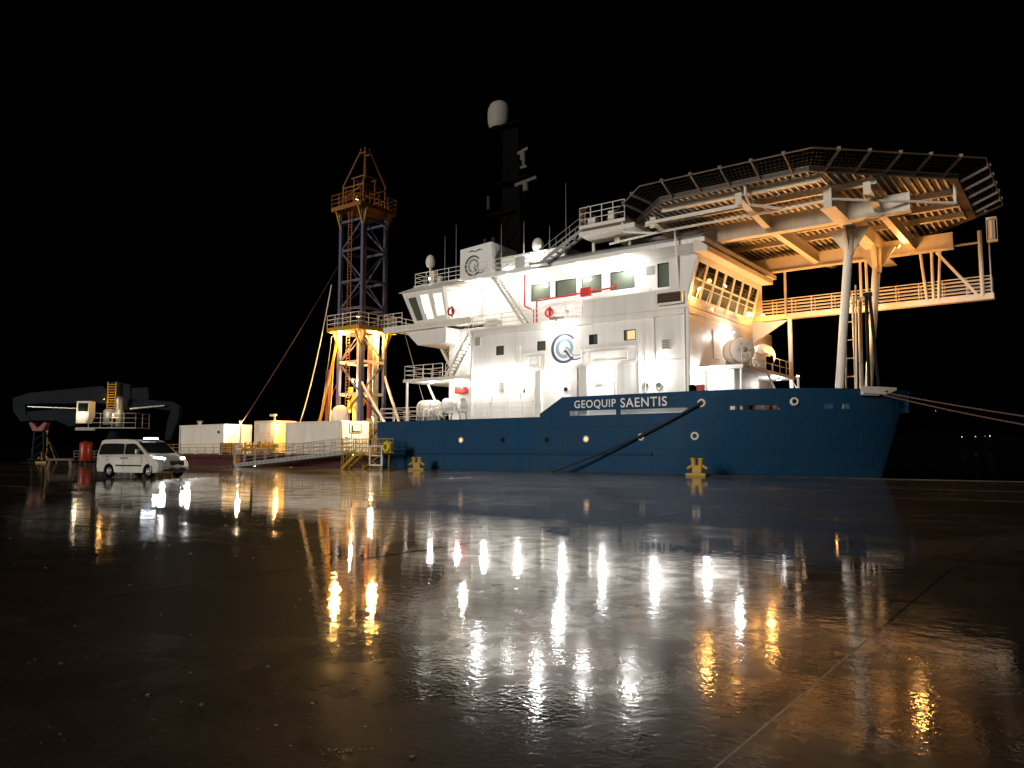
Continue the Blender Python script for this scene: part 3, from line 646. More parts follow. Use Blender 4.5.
part('life_ring_rack', 'offwhite', ship, lambda m: [m.box(-25.6, -25.1, 3.9, 4.2, 15.5, 16.7), m.box(-24.9, -24.5, 4.0, 4.3, 15.5, 16.2)], .02)
def mast(m):
    for a, b in ((-1, -1), (1, -1), (-1, 1), (1, 1)):
        m.tube((-21.8 + a * 1.3, 9 + b * 1.2 + 2.2, 15.5), (-21.8 + a * .55, 11.2 + b * .5, 30.6), .16, 8, .10)
    for k in range(7):
        z = 17.2 + k * 2.0; s = 1.25 - .1 * k
        for a, b in (((-1, -1), (1, -1)), ((1, -1), (1, 1)), ((1, 1), (-1, 1)), ((-1, 1), (-1, -1))):
            m.tube((-21.8 + a[0] * s, 11.2 + a[1] * s, z), (-21.8 + b[0] * s, 11.2 + b[1] * s, z), .06, 6)
            m.tube((-21.8 + a[0] * s, 11.2 + a[1] * s, z), (-21.8 + b[0] * (s - .1), 11.2 + b[1] * (s - .1), z + 2), .05, 6)
    m.box(-23.6, -20.0, 9.6, 12.8, 30.6, 30.75); m.box(-22.6, -19.2, 9.2, 12.6, 25.2, 25.35); m.box(-23.9, -21.0, 9.6, 12.8, 22.6, 22.75)
    m.box(-22.7, -20.9, 10.3, 12.1, 15.5, 30.6)
ms = part('mast', 'black', ship, mast)
part('radome', 'dull', ms, lambda m: m.lathe((-23.0, 10.2, 30.75), (0, 0, 1), [(.8, 0), (.95, .2), (1.05, .6), (1.08, 1.3), (1.02, 1.8), (.8, 2.25), (.42, 2.5), (0, 2.58)], 24))
for (u, z, l) in ((-19.9, 27.6, 1.1), (-19.6, 24.8, 2.3)):
    sc_ = part('radar_scanner', 'dim', ms, lambda m: [m.bar((u - l * .5, 9.6, z), (u + l * .5, 9.6, z + .25), .2, .26), m.tube((u, 9.6, z - .75), (u, 9.6, z - .05), .28, 10)])
    part('bracket', 'black', sc_, lambda m: m.bar((u, 9.6, z - .75), (u - 1.6, 11, z - .9), .2))
part('mast_lamp', 'dim', ms, lambda m: [m.box(-20.1, -19.4, 9.4, 9.7, 26.1, 26.3), m.tube((-19.75, 9.5, 26.3), (-19.75, 9.5, 27.2), .16, 8)])
part('mast_lamp', 'dark', ms, lambda m: [m.tube((-23.8, 9.7, 23.2), (-23.8, 9.7, 24.4), .2, 8)])
for (u, v, za, zb_) in [(-26.9, 5.6, 15.5, 18.3), (-25.4, 5.6, 15.5, 20.1), (-24.3, 5.8, 15.5, 21), (-20.0, 6.6, 17, 20.4), (-17.6, 6.5, 17.5, 20.3), (-13.2, 6, 15.5, 22.4), (-15.4, 7, 17.5, 19.6)]:
    part('whip_aerial', 'grey', ship, lambda m: [m.tube((u, v, za), (u, v, zb_), .035, 6, .012), m.tube((u, v, za), (u, v, za + .9), .07, 8)])
for (u, v, z, r_) in [(-27.0, 5.5, 17.5, .42), (-16.4, 6.8, 17.55, .5)]:
    part('small_radome', 'offwhite', ship, lambda m: [m.lathe((u, v, z), (0, 0, 1), [(.15, 0), (.3 * r_ / .4, .1), (r_, .45), (r_ * .95, .75), (r_ * .6, 1.05), (0, 1.2)], 16), m.tube((u, v, z - 2.0 if u < -20 else z - .01), (u, v, z), .09, 8)])

# ------------------------------------------------------------------ helideck
HU, HV, ZD = 2.6, 10.1, 17.05
def octo(ap, cu=HU, cv=HV): return [(cu + ap / math.cos(R(22.5)) * math.cos(R(22.5 + 45 * k)), cv + ap / math.cos(R(22.5)) * math.sin(R(22.5 + 45 * k))) for k in range(8)]
def span_v(u, ap):      # v range of the octagon at station u
    d = abs(u - HU); e = ap * math.tan(R(22.5))
    if d > ap: return None
    q = ap if d <= e else ap - (d - e); return HV - q, HV + q
def span_u(v, ap):
    d = abs(v - HV); e = ap * math.tan(R(22.5))
    if d > ap: return None
    q = ap if d <= e else ap - (d - e); return HU - q, HU + q
AP = 10.9
hd = part('helideck', 'alu', ship, lambda m: m.prism([(x, y, ZD) for x, y in octo(AP)], (0, 0, .15)))
part('landing_surface', 'deckgrey', hd, lambda m: m.add([(x, y, ZD + .156) for x, y in octo(AP - .15)], [tuple(range(8))]))
def edge_ch(m):
    o = octo(AP + .02)
    for i in range(8): m.bar((*o[i], ZD + .02), (*o[(i + 1) % 8], ZD + .02), .12, .34)
part('edge_channel', 'alu', hd, edge_ch)
def gutter(m):
    o = octo(AP + .12)
    for i in (5, 6): 
        a = Vector((*o[i], ZD - .22)); b = Vector((*o[(i + 1) % 8], ZD - .22)); m.tube(a.lerp(b, .06), b.lerp(a, .06), .08, 8)
def ribs(m):
    u = HU - AP + .4
    while u < HU + AP - .3:
        a, b = span_v(u, AP - .25); m.box(u - .055, u + .055, a, b, ZD - .09, ZD - .002); u += .40
rb = part('deck_ribs', 'cream', hd, ribs); tag(rb, kind='stuff')
for k, v in enumerate([.2, 2.6, 7.4, 10.1, 12.8, 18.0]):
    s = span_u(v, AP - .45)
    if s: part('stringer', 'cream', hd, lambda m: [m.box(s[0], s[1], v - .13, v + .13, ZD - .47, ZD - .43), m.box(s[0], s[1], v - .035, v + .035, ZD - .43, ZD - .093)])
for u in (-6.6, -3.2, 3.0, 9.5):
    a, b = span_v(u, AP - .2)
    if u == -6.6: a = 2.2
    def tb(m):
        lo, hi = ZD - 1.45, ZD - .475
        m.prism([(u - .05, a, hi), (u - .05, a, hi - .35), (u - .05, 4.9, lo), (u - .05, 15.9, lo), (u - .05, b, hi - .35), (u - .05, b, hi)], (.1, 0, 0))
        for p, q in (((a, hi - .35), (4.9, lo)), ((4.9, lo), (15.9, lo)), ((15.9, lo), (b, hi - .35))): m.bar((u, p[0], p[1] - .02), (u, q[0], q[1] - .02), .42, .04)
        m.box(u - .2, u + .2, a - .04, a - .005, hi - .72, hi)
    part('cross_girder', 'cream', hd, tb)
for v, ua, ub in ((4.9, -7.5, 11.2), (15.9, -6.5, 12.0)):
    part('main_girder', 'cream', hd, lambda m: [m.box(ua, ub, v - .2, v + .2, 15.38, 15.58 + .86), m.box(ua - .002, ub + .002, v - .34, v + .34, 15.33, 15.377)])
for (p, q) in [((-3.2, -.2, ZD - 1.1), (3.0, -.2, ZD - 1.1))]:
    part('edge_pipe', 'offwhite', hd, lambda m: m.tube(p, q, .11, 10))
part('drain_pipe', 'offwhite', hd, lambda m: [m.path([(-7.2, 2.2, 15.75), (-3.16, 1.65, 15.8), (4.9, 1.6, 15.8), (7.75, 1.6, 15.85), (13.3, 6.4, 15.8), (13.3, 6.4, 16.95)], .085, 8), m.path([(4.9, 1.6, 15.82), (3.4, .2, 16.0), (3.4, -.55, 16.4), (3.4, -.6, 17.2)], .085, 8), m.path([(-3.6, 1.7, 15.8), (-5.6, 1.2, 16.1), (-5.6, 1.1, 17.0)], .085, 8)])
part('pipe_hanger', 'offwhite', hd, lambda m: [m.tube((-2.1, VS + .06, 12.0), (-2.1, 1.66, 15.8), .07, 8)])
# safety net: outrigger arms, outer rail and wire mesh
oi, oo = octo(AP + .05), octo(12.45)
ZN = 17.62
for i in range(8):
    j = (i + 1) % 8; n = 5
    for k in range(n):
        t = (k + .5) / n if True else 0
        a = Vector(oi[i]).lerp(Vector(oi[j]), t); b = Vector(oo[i]).lerp(Vector(oo[j]), .5 + (t - .5) * .88)
        part('net_arm', 'alu', hd, lambda m: [m.bar((a.x, a.y, ZD - .05), (b.x, b.y, ZN), .09, .14), m.box(b.x - .1, b.x + .1, b.y - .1, b.y + .1, ZN - .02, ZN + .14)])
part('net_rail', 'alu', hd, lambda m: [m.tube((*oo[i], ZN + .02), (*oo[(i + 1) % 8], ZN + .02), .045, 6) for i in range(8)])
def netm(m):
    for i in range(8):
        j = (i + 1) % 8; A, B = Vector((*oi[i], ZD + .02)), Vector((*oi[j], ZD + .02)); D, E_ = Vector((*oo[i], ZN)), Vector((*oo[j], ZN))
        def q(s, t):
            p = A.lerp(B, s).lerp(D.lerp(E_, s), t); p.z -= .16 * math.sin(math.pi * t); return p
        for k in range(1, 7):
            for s in range(4): m.tube(q(s / 4, k / 7), q((s + 1) / 4, k / 7), .008, 3)
        for s in range(41):
            for t in range(3): m.tube(q(s / 40, t / 3), q(s / 40, (t + 1) / 3), .008, 3)
nt_ = part('safety_net', 'net', hd, netm); tag(nt_, kind='stuff')
# two raking legs with flared heads
for vb, ub in ((6.6, 6.35), (12.6, 6.75)):
    lg = part('helideck_leg', 'offwhite', hd, lambda m: m.tube((ub, vb, DK), (ub + 1.0, vb, 14.2), .26, 20))
    ut = ub + 1.02
    part('leg_head', 'cream', lg, lambda m: [m.prism([(ut - .06, vb - .32, 13.9), (ut - .06, vb + .32, 13.9), (ut - .06, vb + 1.15, 15.36), (ut - .06, vb - 1.15, 15.36)], (.12, 0, 0)), m.prism([(ut - .32, vb - .05, 13.95), (ut + .32, vb - .05, 13.95), (ut + 1.3, vb - .05, 15.37), (ut - 1.3, vb - .05, 15.37)], (0, .1, 0)), m.tube((ut - .02, vb, 13.6), (ut, vb, 15.3), .29, 16, .36)])
part('leg_cross_girder', 'cream', hd, lambda m: [m.box(7.25, 7.7, 1.4, 19.0, 15.37, 16.5), m.box(7.05, 7.9, 1.4, 19.0, 15.32, 15.368)])
part('rear_prop', 'cream', hd, lambda m: [m.tube((-2.6, v, 15.2), (-2.6, v, 15.6), .2, 10) for v in (4.9, 15.9)])
# side access platform on the aft quarter
lk = part('access_platform', 'offwhite', ship, lambda m: [m.box(-8.9, -5.3, .9, 3.2, 16.75, 17.0), m.box(-8.9, -4.6, .9, 3.2, 16.25, 16.55), m.bar((-9.0, 3.1, 15.3), (-9.0, 3.1, 16.3), .2), m.bar((-6.1, 3.1, 15.3), (-6.1, 3.1, 16.3), .2)], .02)
railing('guard_rail', [(-8.85, 3.1, 17.0), (-8.85, .95, 17.0), (-5.35, .95, 17.0)], lk, 'rail', 1.25, 3, .85, .032)
part('equipment_box', 'offwhite', lk, lambda m: [m.box(-7.0, -6.5, 1.6, 2.1, 17.0, 17.9)], .03); part('equipment_box', 'offwhite', lk, lambda m: m.box(-8.6, -8.0, 1.6, 2.2, 17.0, 17.7), .03)
part('foam_monitor', 'rust', lk, lambda m: [m.tube((-9.05, 1.5, 17.0), (-9.05, 1.5, 18.1), .12, 8), m.tube((-9.05, 1.5, 18.1), (-8.3, 1.3, 18.45), .09, 8)])
stairs('access_stair', (-12.4, 1.6, 15.25), (-8.95, 1.6, 17.0), (0, 1, 0), .8, ship, 'grey')
part('stair_landing', 'grey', ship, lambda m: m.box(-13.6, -12.2, 1.5, 3.6, 15.0, 15.2))
# catwalk slung under the far side
cw = part('catwalk', 'cream', ship, lambda m: [m.box(-2.2, 14.2, 16.3, 17.4, 11.75, 12.0), m.box(-2.2, 14.2, 16.24, 16.298, 11.65, 12.05)])
railing('guard_rail', [(-2.1, 16.35, 12.0), (14.1, 16.35, 12.0), (14.1, 17.35, 12.0)], cw, 'cream', 1.25, 5, 1.5, .035)
railing('guard_rail', [(-2.1, 17.35, 12.0), (14.1, 17.35, 12.0)], cw, 'cream', 1.25, 5, 1.5, .035)
for u, du in ((.4, 0), (5.2, -.5), (5.9, 0), (6.3, 0), (10.2, -.4), (10.6, 0), (10.9, .3), (13.55, 0)):
    part('hanger', 'cream', cw, lambda m: m.tube((u, 16.3, 11.9), (u + du, 16.3, 16.4 if u > 9 else 16.3), .10 if u < 13 else .14, 8))
part('diagonal_stay', 'cream', cw, lambda m: [m.bar((10.9, 16.3, 15.3), (13.2, 16.3, 12.05), .18), m.bar((13.5, 16.3, 15.6), (11.2, 16.0, 15.5), .12)])
ladder('end_ladder', (14.05, 16.4, 12.0), (14.05, 16.4, 17.0), (0, 1, 0), .5, cw)
part('signal_lantern_cage', 'offwhite', cw, lambda m: [m.tube((14.3 + .3 * math.cos(a), 15.9 + .3 * math.sin(a), 15.5), (14.3 + .3 * math.cos(a), 15.9 + .3 * math.sin(a), 17.0), .025, 6) for a in [k * 1.05 for k in range(6)]] + [m.tube((14.3, 15.9, 15.6), (14.3, 15.9, 16.9), .12, 8), m.box(14.0, 14.6, 15.6, 16.2, 15.45, 15.5), m.box(14.0, 14.6, 15.6, 16.2, 17.0, 17.05)])

# ------------------------------------------------------------------ foredeck
ladder('leg_ladder', (6.55, 8.0, 5.0), (6.75, 8.0, 12.0), (1, 0, 0), .62, ship, 'offwhite', .06, 1.15)
part('vent_post', 'cream', ship, lambda m: [m.tube((7.2, 9.2, DK), (7.3, 9.2, 11.2), .13, 12), m.tube((6.95, 8.9, DK), (6.95, 8.9, 11.4), .09, 8), m.box(6.7, 7.7, 9.0, 9.3, 11.2, 11.4)])
part('bow_goalpost', 'crane', ship, lambda m: [m.tube((7.7, 9.0, DK), (7.75, 9.0, 11.5), .11, 8), m.tube((8.35, 9.2, DK), (7.95, 9.0, 11.5), .11, 8), m.bar((7.6, 9.0, 11.5), (8.1, 9.0, 11.5), .25)])
def chock(m):
    us = [7.85, 8.2, 8.6, 9.0, 9.35]
    P = lambda u, o: Vector((u + o * .5, CL - half(u, 5) - o, 0))
    for a, b in zip(us, us[1:]):
        za, zb3 = (4.82 if a < 9 else 4.95), (4.82 if b < 9 else 5.2)
        p, q_, p2, q2_ = P(a, .02), P(b, .02), P(a, .16), P(b, .16)
        m.hexa([(p.x, p.y, za), (q_.x, q_.y, zb3), (q2_.x, q2_.y, zb3), (p2.x, p2.y, za)], [(p.x, p.y, 5.36), (q_.x, q_.y, 5.36), (q2_.x, q2_.y, 5.36), (p2.x, p2.y, 5.36)])
    a = P(7.9, .2); b = P(8.9, .2); m.tube((a.x, a.y - .02, 4.95), (b.x, b.y - .02, 4.95), .08, 8)
part('bow_roller', 'offwhite', ship, chock)
part('bow_platform', 'offwhite', ship, lambda m: m.box(8.2, 9.2, 8.6, 11.4, 4.9, 5.2), .03)
lamp(ship, (5.6, 8.6, 4.9), 40, WARM, (.2, -.3, -1))
part('winch_platform', 'white', ship, lambda m: [m.box(-1.48, 1.5, 3.6, 14.4, 6.7, 6.95), m.box(-1.0, .8, 3.9, 8.4, DK + .01, 6.68), m.tube((1.3, 14.2, DK), (1.3, 14.2, 11.3), .16, 10), m.tube((1.3, 3.8, DK), (1.3, 3.8, 6.7), .1, 8), m.bar((1.4, 8.6, 6.7), (2.6, 8.6, DK), .12), m.bar((1.3, 14.2, 6.7), (2.8, 14.6, DK), .08), m.prism([(-1.48, 14.0, 11.2), (1.2, 14.0, 11.2), (-1.48, 14.0, 9.6)], (0, .2, 0))], .02)
part('deck_fittings', 'grey', ship, lambda m: [m.tube((.95, 4.6 + k * .9, DK), (.95, 4.6 + k * .9, 4.7 + .25 * (k % 3)), .16, 8) for k in range(5)] + [m.box(1.4, 2.0, 6.0 + k * 1.6, 6.8 + k * 1.6, DK, 5.2) for k in range(3)])
part('front_seam', 'offwhite', house_o, lambda m: [m.box(UF + .003, UF + .03, VS + .1, VE - .1, 10.36, 10.44), m.box(UF + .003, UF + .04, VS + .02, VS + .1, DK, 10.7), m.box(UF + .003, UF + .06, 6.2, 7.4, DK + 3.9, DK + 5.9)])
railing('railing', [(1.4, 3.7, 6.95), (1.4, 14.2, 6.95)], ship, 'rail', 1.0, 2, 1.6, .025)

# ------------------------------------------------------------------ lamps of the ship
for u in (-18.05, -14.93, -11.06, -7.88, -4.03):
    lamp(house_o, (u, VS - .36, 7.0), 400, WHITE, (0, .1, -1))
lamp(house_o, (-11.3, VS - .5, 10.6), 320, WHITE, (0, .1, -1))
lamp(ship, (-21.3, 3.4, 10.0), 350, WHITE, (0, .1, -1))
lamp(ship, (-24.5, 3.0, 7.0), 160, WHITE, (0, .1, -1))
lamp(ship, (-21.8, 3.2, 7.0), 200, WHITE, (0, .1, -1))
for u, e in ((-20.28, 800), (-17.34, 350), (-14.65, 550), (-10.77, 650), (-7.03, 800)):
    lamp(br, (u, VB - .6, 14.55), e * .38, WHITE, (0, .1, -1))
lamp(dh, (-16.2, 6.1, 17.3), 200, COOL, (0, .1, -1))
lamp(dh, (-18.9, 6.0, 16.6), 200, COOL, (-.3, .7, -1), 150)
lamp(ship, (-26.0, 4.3, 16.2), 12, COOL, (0, -1, 0), 150)
lamp(ship, (UF + .5, 5.0, 10.9), 1700, CREAM, (1, .22, -.02), 62, blend=.8)
# sodium lamps forward, lighting the front and the underside of the helideck
lamp(ship, (UF + .55, 2.7, 11.9), 190, WARM, (.25, .1, -1))
lamp(ship, (UF + .9, 6.4, 12.7), 30, WARM, (.4, 0, .3))
lamp(ship, (UF + .6, 14.8, 11.9), 320, WARM, (.2, -.1, -1))
lamp(ship, (UF + .5, 8.6, 9.8), 260, WHITE, (.1, 0, -1))
lamp(ship, (UF + .5, 3.1, 6.6), 300, WHITE, (.15, 0, -1))
lamp(ship, (1.2, 11.5, 6.5), 300, WHITE, (.1, 0, -1))
lamp(ship, (3.0, 10.0, 6.6), 4200, WARM, (.15, 0, 1), 150, r=.2)
lamp(ship, (5.2, 12.5, 7.0), 2400, WARM, (.5, .1, 1), 150, r=.2)
lamp(hd, (9.2, 12.6, 15.2), 200, WARM, (.6, .2, -.4), r=.15)
part('lamp_column', 'offwhite', ship, lambda m: [m.tube((3.0, 10.0, DK), (3.0, 10.0, 6.43), .08, 8), m.tube((5.2, 12.5, DK), (5.2, 12.5, 6.85), .08, 8), m.tube((UF + .05, 8.6, 9.95), (UF + .5, 8.6, 9.95), .04, 6)])

# white drums on the winch platform, side boxes
def drum(name, label, loc, r_, w_, mat='white', ax=0, group=None, frame=True, cat='drum'):
    t = thing(name, label, cat, loc, ax, group)
    part('shell', mat, t, lambda m: m.lathe((-w_ / 2, 0, r_ + .3), (1, 0, 0), [(0, .0), (r_ * .55, .0), (r_ * .9, .06), (r_, .2), (r_, w_ - .2), (r_ * .9, w_ - .06), (r_ * .55, w_), (0, w_)], 26))
    part('band', 'grey', t, lambda m: [m.lathe((x, 0, r_ + .3), (1, 0, 0), [(r_ + .002, -.04), (r_ + .03, -.03), (r_ + .03, .03), (r_ + .002, .04)], 26) for x in (-w_ * .28, w_ * .28)])
    part('end_plate', 'galv', t, lambda m: [m.lathe((w_ / 2 + .001, 0, r_ + .3), (1, 0, 0), [(r_ * .2, .0), (r_ * .2, .08), (0, .08)], 14)])
    for a in [k * 1.047 for k in range(6)]: part('bolt', 'galv', t, lambda m: m.tube((w_ / 2 - .03, r_ * .5 * math.cos(a), r_ + .3 + r_ * .5 * math.sin(a)), (w_ / 2 + .05, r_ * .5 * math.cos(a), r_ + .3 + r_ * .5 * math.sin(a)), .05, 6))
    part('cradle', 'grey', t, lambda m: [m.prism([(x, -r_ * .85, 0), (x, r_ * .85, 0), (x, r_ * .7, .55), (x, 0, .32), (x, -r_ * .7, .55)], (.1, 0, 0)) for x in (-w_ * .38, w_ * .3)] + [m.box(-w_ * .48, w_ * .48, -r_ * .9, r_ * .9, -.001, .06)])
    return t
drum('raft_canister', 'big white drum on the bow platform close to the house corner', (.3, 6.1, 6.96), .85, 1.7, 'white', -.75)
drum('raft_canister', 'white drum with black fitting on the bow platform nearer its corner post', (.3, 10.3, 6.96), .85, 1.7, 'white', -.75)
t = thing('hose_coil', 'black coiled hose hung against the second bow drum', 'hose', (1.3, 9.1, 6.96))
part('coil', 'black', t, lambda m: [m.lathe((.0, 0, .62), (1, 0, 0), [(.32 + .1 * math.cos(a), .12 * math.sin(a)) for a in [k * .785 for k in range(9)]], 18), m.box(-.1, .1, -.3, .3, 0, .3), m.lathe((.18, .2, .8), (1, .2, 0), [(.22 + .07 * math.cos(a), .08 * math.sin(a)) for a in [k * .785 for k in range(9)]], 16)])
t = thing('fire_box', 'red upright fire box at the front corner of the white house', 'fire box', (-.6, 1.75, 4.75))
part('case', 'redbox', t, lambda m: m.box(-.18, .22, -.2, .2, .0, .85), .03); part('bracket', 'dark', t, lambda m: m.box(-.1, .14, .0, .4, -.9, -.002))
t = thing('junction_box', 'black upright box beside the red fire box on the bulwark', 'box', (-1.1, 1.75, 4.75))
part('case', 'black', t, lambda m: m.box(-.2, .2, -.2, .2, .0, .85), .03); part('bracket', 'dark', t, lambda m: m.box(-.1, .1, .0, .4, -.9, -.002))
# reels under the reel deck
drum('hose_reel', 'white hose reel under the aft overhanging deck, beyond the bright end wall', (-25.0, 3.4, DK), .75, 1.9, 'offwhite', .12)
drum('hose_reel', 'small white reel low in front of the bigger hose reel', (-24.3, 2.3, DK), .38, .9, 'white', .12)
t = thing('capstan_winch', 'white deck winch against the brightly lit end wall', 'winch', (-21.6, 2.6, DK))
part('body', 'white', t, lambda m: [m.box(-.9, .9, -.3, .6, .6, 1.5), m.lathe((-.9, 0, 1.2), (1, 0, 0), [(0, 0), (.62, .0), (.62, .15), (.45, .25), (.45, 1.5), (.62, 1.6), (.62, 1.75), (0, 1.75)], 20)])
part('frame', 'galv', t, lambda m: [m.bar((x, y, 0), (x * .8, y, .8), .1) for x in (-.85, .85) for y in (-.3, .5)])
t = thing('life_jacket_box', 'red locker fixed high above the white deck winch', 'locker', (-22.0, 3.55, 6.1)); part('case', 'redbox', t, lambda m: m.box(-.5, .5, 0, .6, 0, .55), .08)

# ================================================================== DERRICK
DU, DV = -40.0, 9.55
dr = thing('drilling_derrick', 'tall lattice drilling derrick with two yellow railed platforms and pointed crown', 'derrick', (DU, DV, 1.1))
HX, HY = 1.62, 1.55
Z1, Z2 = 12.5, 24.9
for a in (-1, 1):
    for b in (-1, 1):
        part('leg', 'derrick', dr, lambda m: m.bar((a * HX, b * HY, 0), (a * HX, b * HY, Z2), .34, .34))
def faces(): return [((-HX, -HY), (HX, -HY)), ((HX, -HY), (HX, HY)), ((HX, HY), (-HX, HY)), ((-HX, HY), (-HX, -HY))]
lv = [.3, 3.2, 6.0, 9.2, 12.2, 14.6, 17.4, 20.6, 23.6]
for fi, (p, q) in enumerate(faces()):
    for k, z in enumerate(lv): part('girt', 'derrick' if k > 3 else 'offwhite', dr, lambda m: m.bar((*p, z), (*q, z), .16, .24))
    for k, (za, zb_) in enumerate(zip(lv, lv[1:])):
        A, B = (p, q) if (k + fi) % 2 else (q, p)
        part('brace', 'derrick', dr, lambda m: m.bar((*A, za), (*B, zb_), .11, .14))
for z, sx, sy in ((Z1, 2.3, 2.6), (Z2, 2.15, 2.45)):
    pl = part('platform', 'yellow' if z == Z1 else 'orange', dr, lambda m: [m.box(-sx, sx, -sy, sy, z, z + .1), m.box(-sx, sx, -sy - .05, -sy - .002, z - .28, z + .14), m.box(-sx, sx, sy + .002, sy + .05, z - .28, z + .14), m.box(sx + .002, sx + .05, -sy, sy, z - .28, z + .14), m.box(-sx - .05, -sx - .002, -sy, sy, z - .28, z + .14)])
    railing('guard_rail', [(-sx, -sy, z + .1), (sx, -sy, z + .1), (sx, sy, z + .1), (-sx, sy, z + .1), (-sx, -sy, z + .1)], pl, 'offwhite' if z == Z1 else 'orange', 1.3, 3, 1.2, .035)
    for a in (-1, 1):
        for b in (-1, 1):
            part('knee_brace', 'yellow', pl, lambda m: [m.bar((a * (sx - .1), b * HY, z - .1), (a * (HX + .1), b * HY, z - 1.9), .16), m.bar((a * HX, b * (sy - .1), z - .1), (a * HX, b * (HY + .1), z - 1.9), .16)])
# crown: pyramid cage
def crown(m):
    zt = 31.3; b0 = [(-1.5, -1.5), (1.5, -1.5), (1.5, 1.5), (-1.5, 1.5)]
    for (x, y) in b0:
        m.bar((x, y, Z2 + .1), (x, y, Z2 + 2.6), .14); m.bar((x, y, Z2 + 2.6), (x * .25, y * .25, zt - .2), .13); m.bar((x * .25, y * .25, zt - .2), (x * .2, y * .2, zt + .25), .1)
        m.bar((x * .5, y * .5, Z2 + .1), (x * .5, y * .5, Z2 + 3.4), .1)
    for k in (Z2 + 1.2, Z2 + 2.3):
        for i in range(4): m.bar((*b0[i], k), (*b0[(i + 1) % 4], k), .1)
    for k, s in ((Z2 + 3.4, .62), (zt - .3, .27)):
        for i in range(4): m.bar((b0[i][0] * s, b0[i][1] * s, k), (b0[(i + 1) % 4][0] * s, b0[(i + 1) % 4][1] * s, k), .1)
    for i in range(4): m.bar((*b0[i], Z2 + 1.2), (b0[(i + 1) % 4][0], b0[(i + 1) % 4][1], Z2 + 2.3), .07)
part('crown', 'orange', dr, crown)
part('sheave', 'dark', dr, lambda m: [m.lathe((x, 0, Z2 + 2.9), (1, 0, 0), [(0, 0), (.7, 0), (.7, .15), (0, .15)], 18) for x in (-.4, .25)])
ladder('ladder', (HX * -.15, -HY - .3, .5), (HX * -.15, -HY - .3, Z2), (1, 0, 0), .5, dr, 'orange', .04)
part('guide_pipe', 'rust', dr, lambda m: [m.tube((.0, -.4, 3.4), (.0, -.4, 12), .22, 10), m.tube((.9, .3, 3.6), (.9, .3, 11.9), .26, 10), m.tube((-.3, .5, 12.6), (-.3, .5, 23.5), .16, 8)])
part('guide_rail', 'cream', dr, lambda m: [m.box(.75 + HX * .0, .95, -1.35, -1.1, .3, 12.2), m.box(HX - .25, HX - .2, .2, .6, .3, 12.3), m.box(.9, 1.2, .9, 1.2, .3, 12.3)])
part('top_drive', 'yellow', dr, lambda m: [m.box(-.5, .5, -.9, .1, 4.9, 6.2), m.box(-.35, .35, -.8, .0, 3.2, 4.6), m.tube((0, -.4, 1.5), (0, -.4, 3.2), .3, 10), m.tube((0, -.4, 4.5), (0, -.4, 5.0), .5, 12), m.tube((1.0, .2, 1.8), (1.0, .2, 3.6), .3, 10), m.lathe((1.0, .2, 2.2), (0, 0, 1), [(.3, 0), (.7, .05), (.7, .3), (.3, .35)], 14), m.box(-1.3, -.95, -.6, -.2, 4.2, 6.8)], .03)
part('mud_hose', 'black', dr, lambda m: m.path([(-.9, -1.0, 11.5), (-1.1, -1.1, 9), (-1.0, -1.2, 6.5), (-.6, -1.1, 5.4), (-.4, -.8, 5.9)], .09, 8))
part('raking_stay', 'yellow', dr, lambda m: [m.tube((-HX, -HY - .2, 11.7), (-2.9, -HY - 1.3, 3.0), .14, 8), m.tube((-HX - .5, -HY - .1, 11.9), (-2.2, -HY - .8, .2), .07, 6)])
part('raking_stay', 'offwhite', dr, lambda m: [m.tube((HX, HY, 8.0), (4.9, HY, .9), .14, 8), m.tube((HX, -HY, 7.2), (5.2, -HY, 2.8), .12, 8)])
part('substructure', 'rust', dr, lambda m: [m.box(-2.4, 2.4, -2.2, 2.2, .0, .3), m.box(-2.6, -2.2, -2.4, -2.0, .0, 8.5), m.bar((-2.4, -2.2, 2), (-1.6, -1.6, 3.4), .1)])
lamp(dr, (-.9, -2.2, Z1 - .3), 4000, SODIUM, (0, .1, -1), r=.24)
lamp(dr, (1.9, 0, Z1 - .3), 4000, SODIUM, (.2, 0, -1), r=.24)
lamp(dr, (-2.1, -1.0, 4.0), 3200, SODIUM, (.3, -.4, .3), r=.22)
lamp(dr, (0.4, -1.5, 7.4), 1200, CREAM, (0, .3, -1), r=.1)
lamp(dr, (0.8, -1.3, Z1 + 1.2), 60, SODIUM, (0, 0, 1), r=.1)
lamp(dr, (0, -1.0, Z2 + 1.0), 9, SODIUM, (0, 0, 1), r=.1)

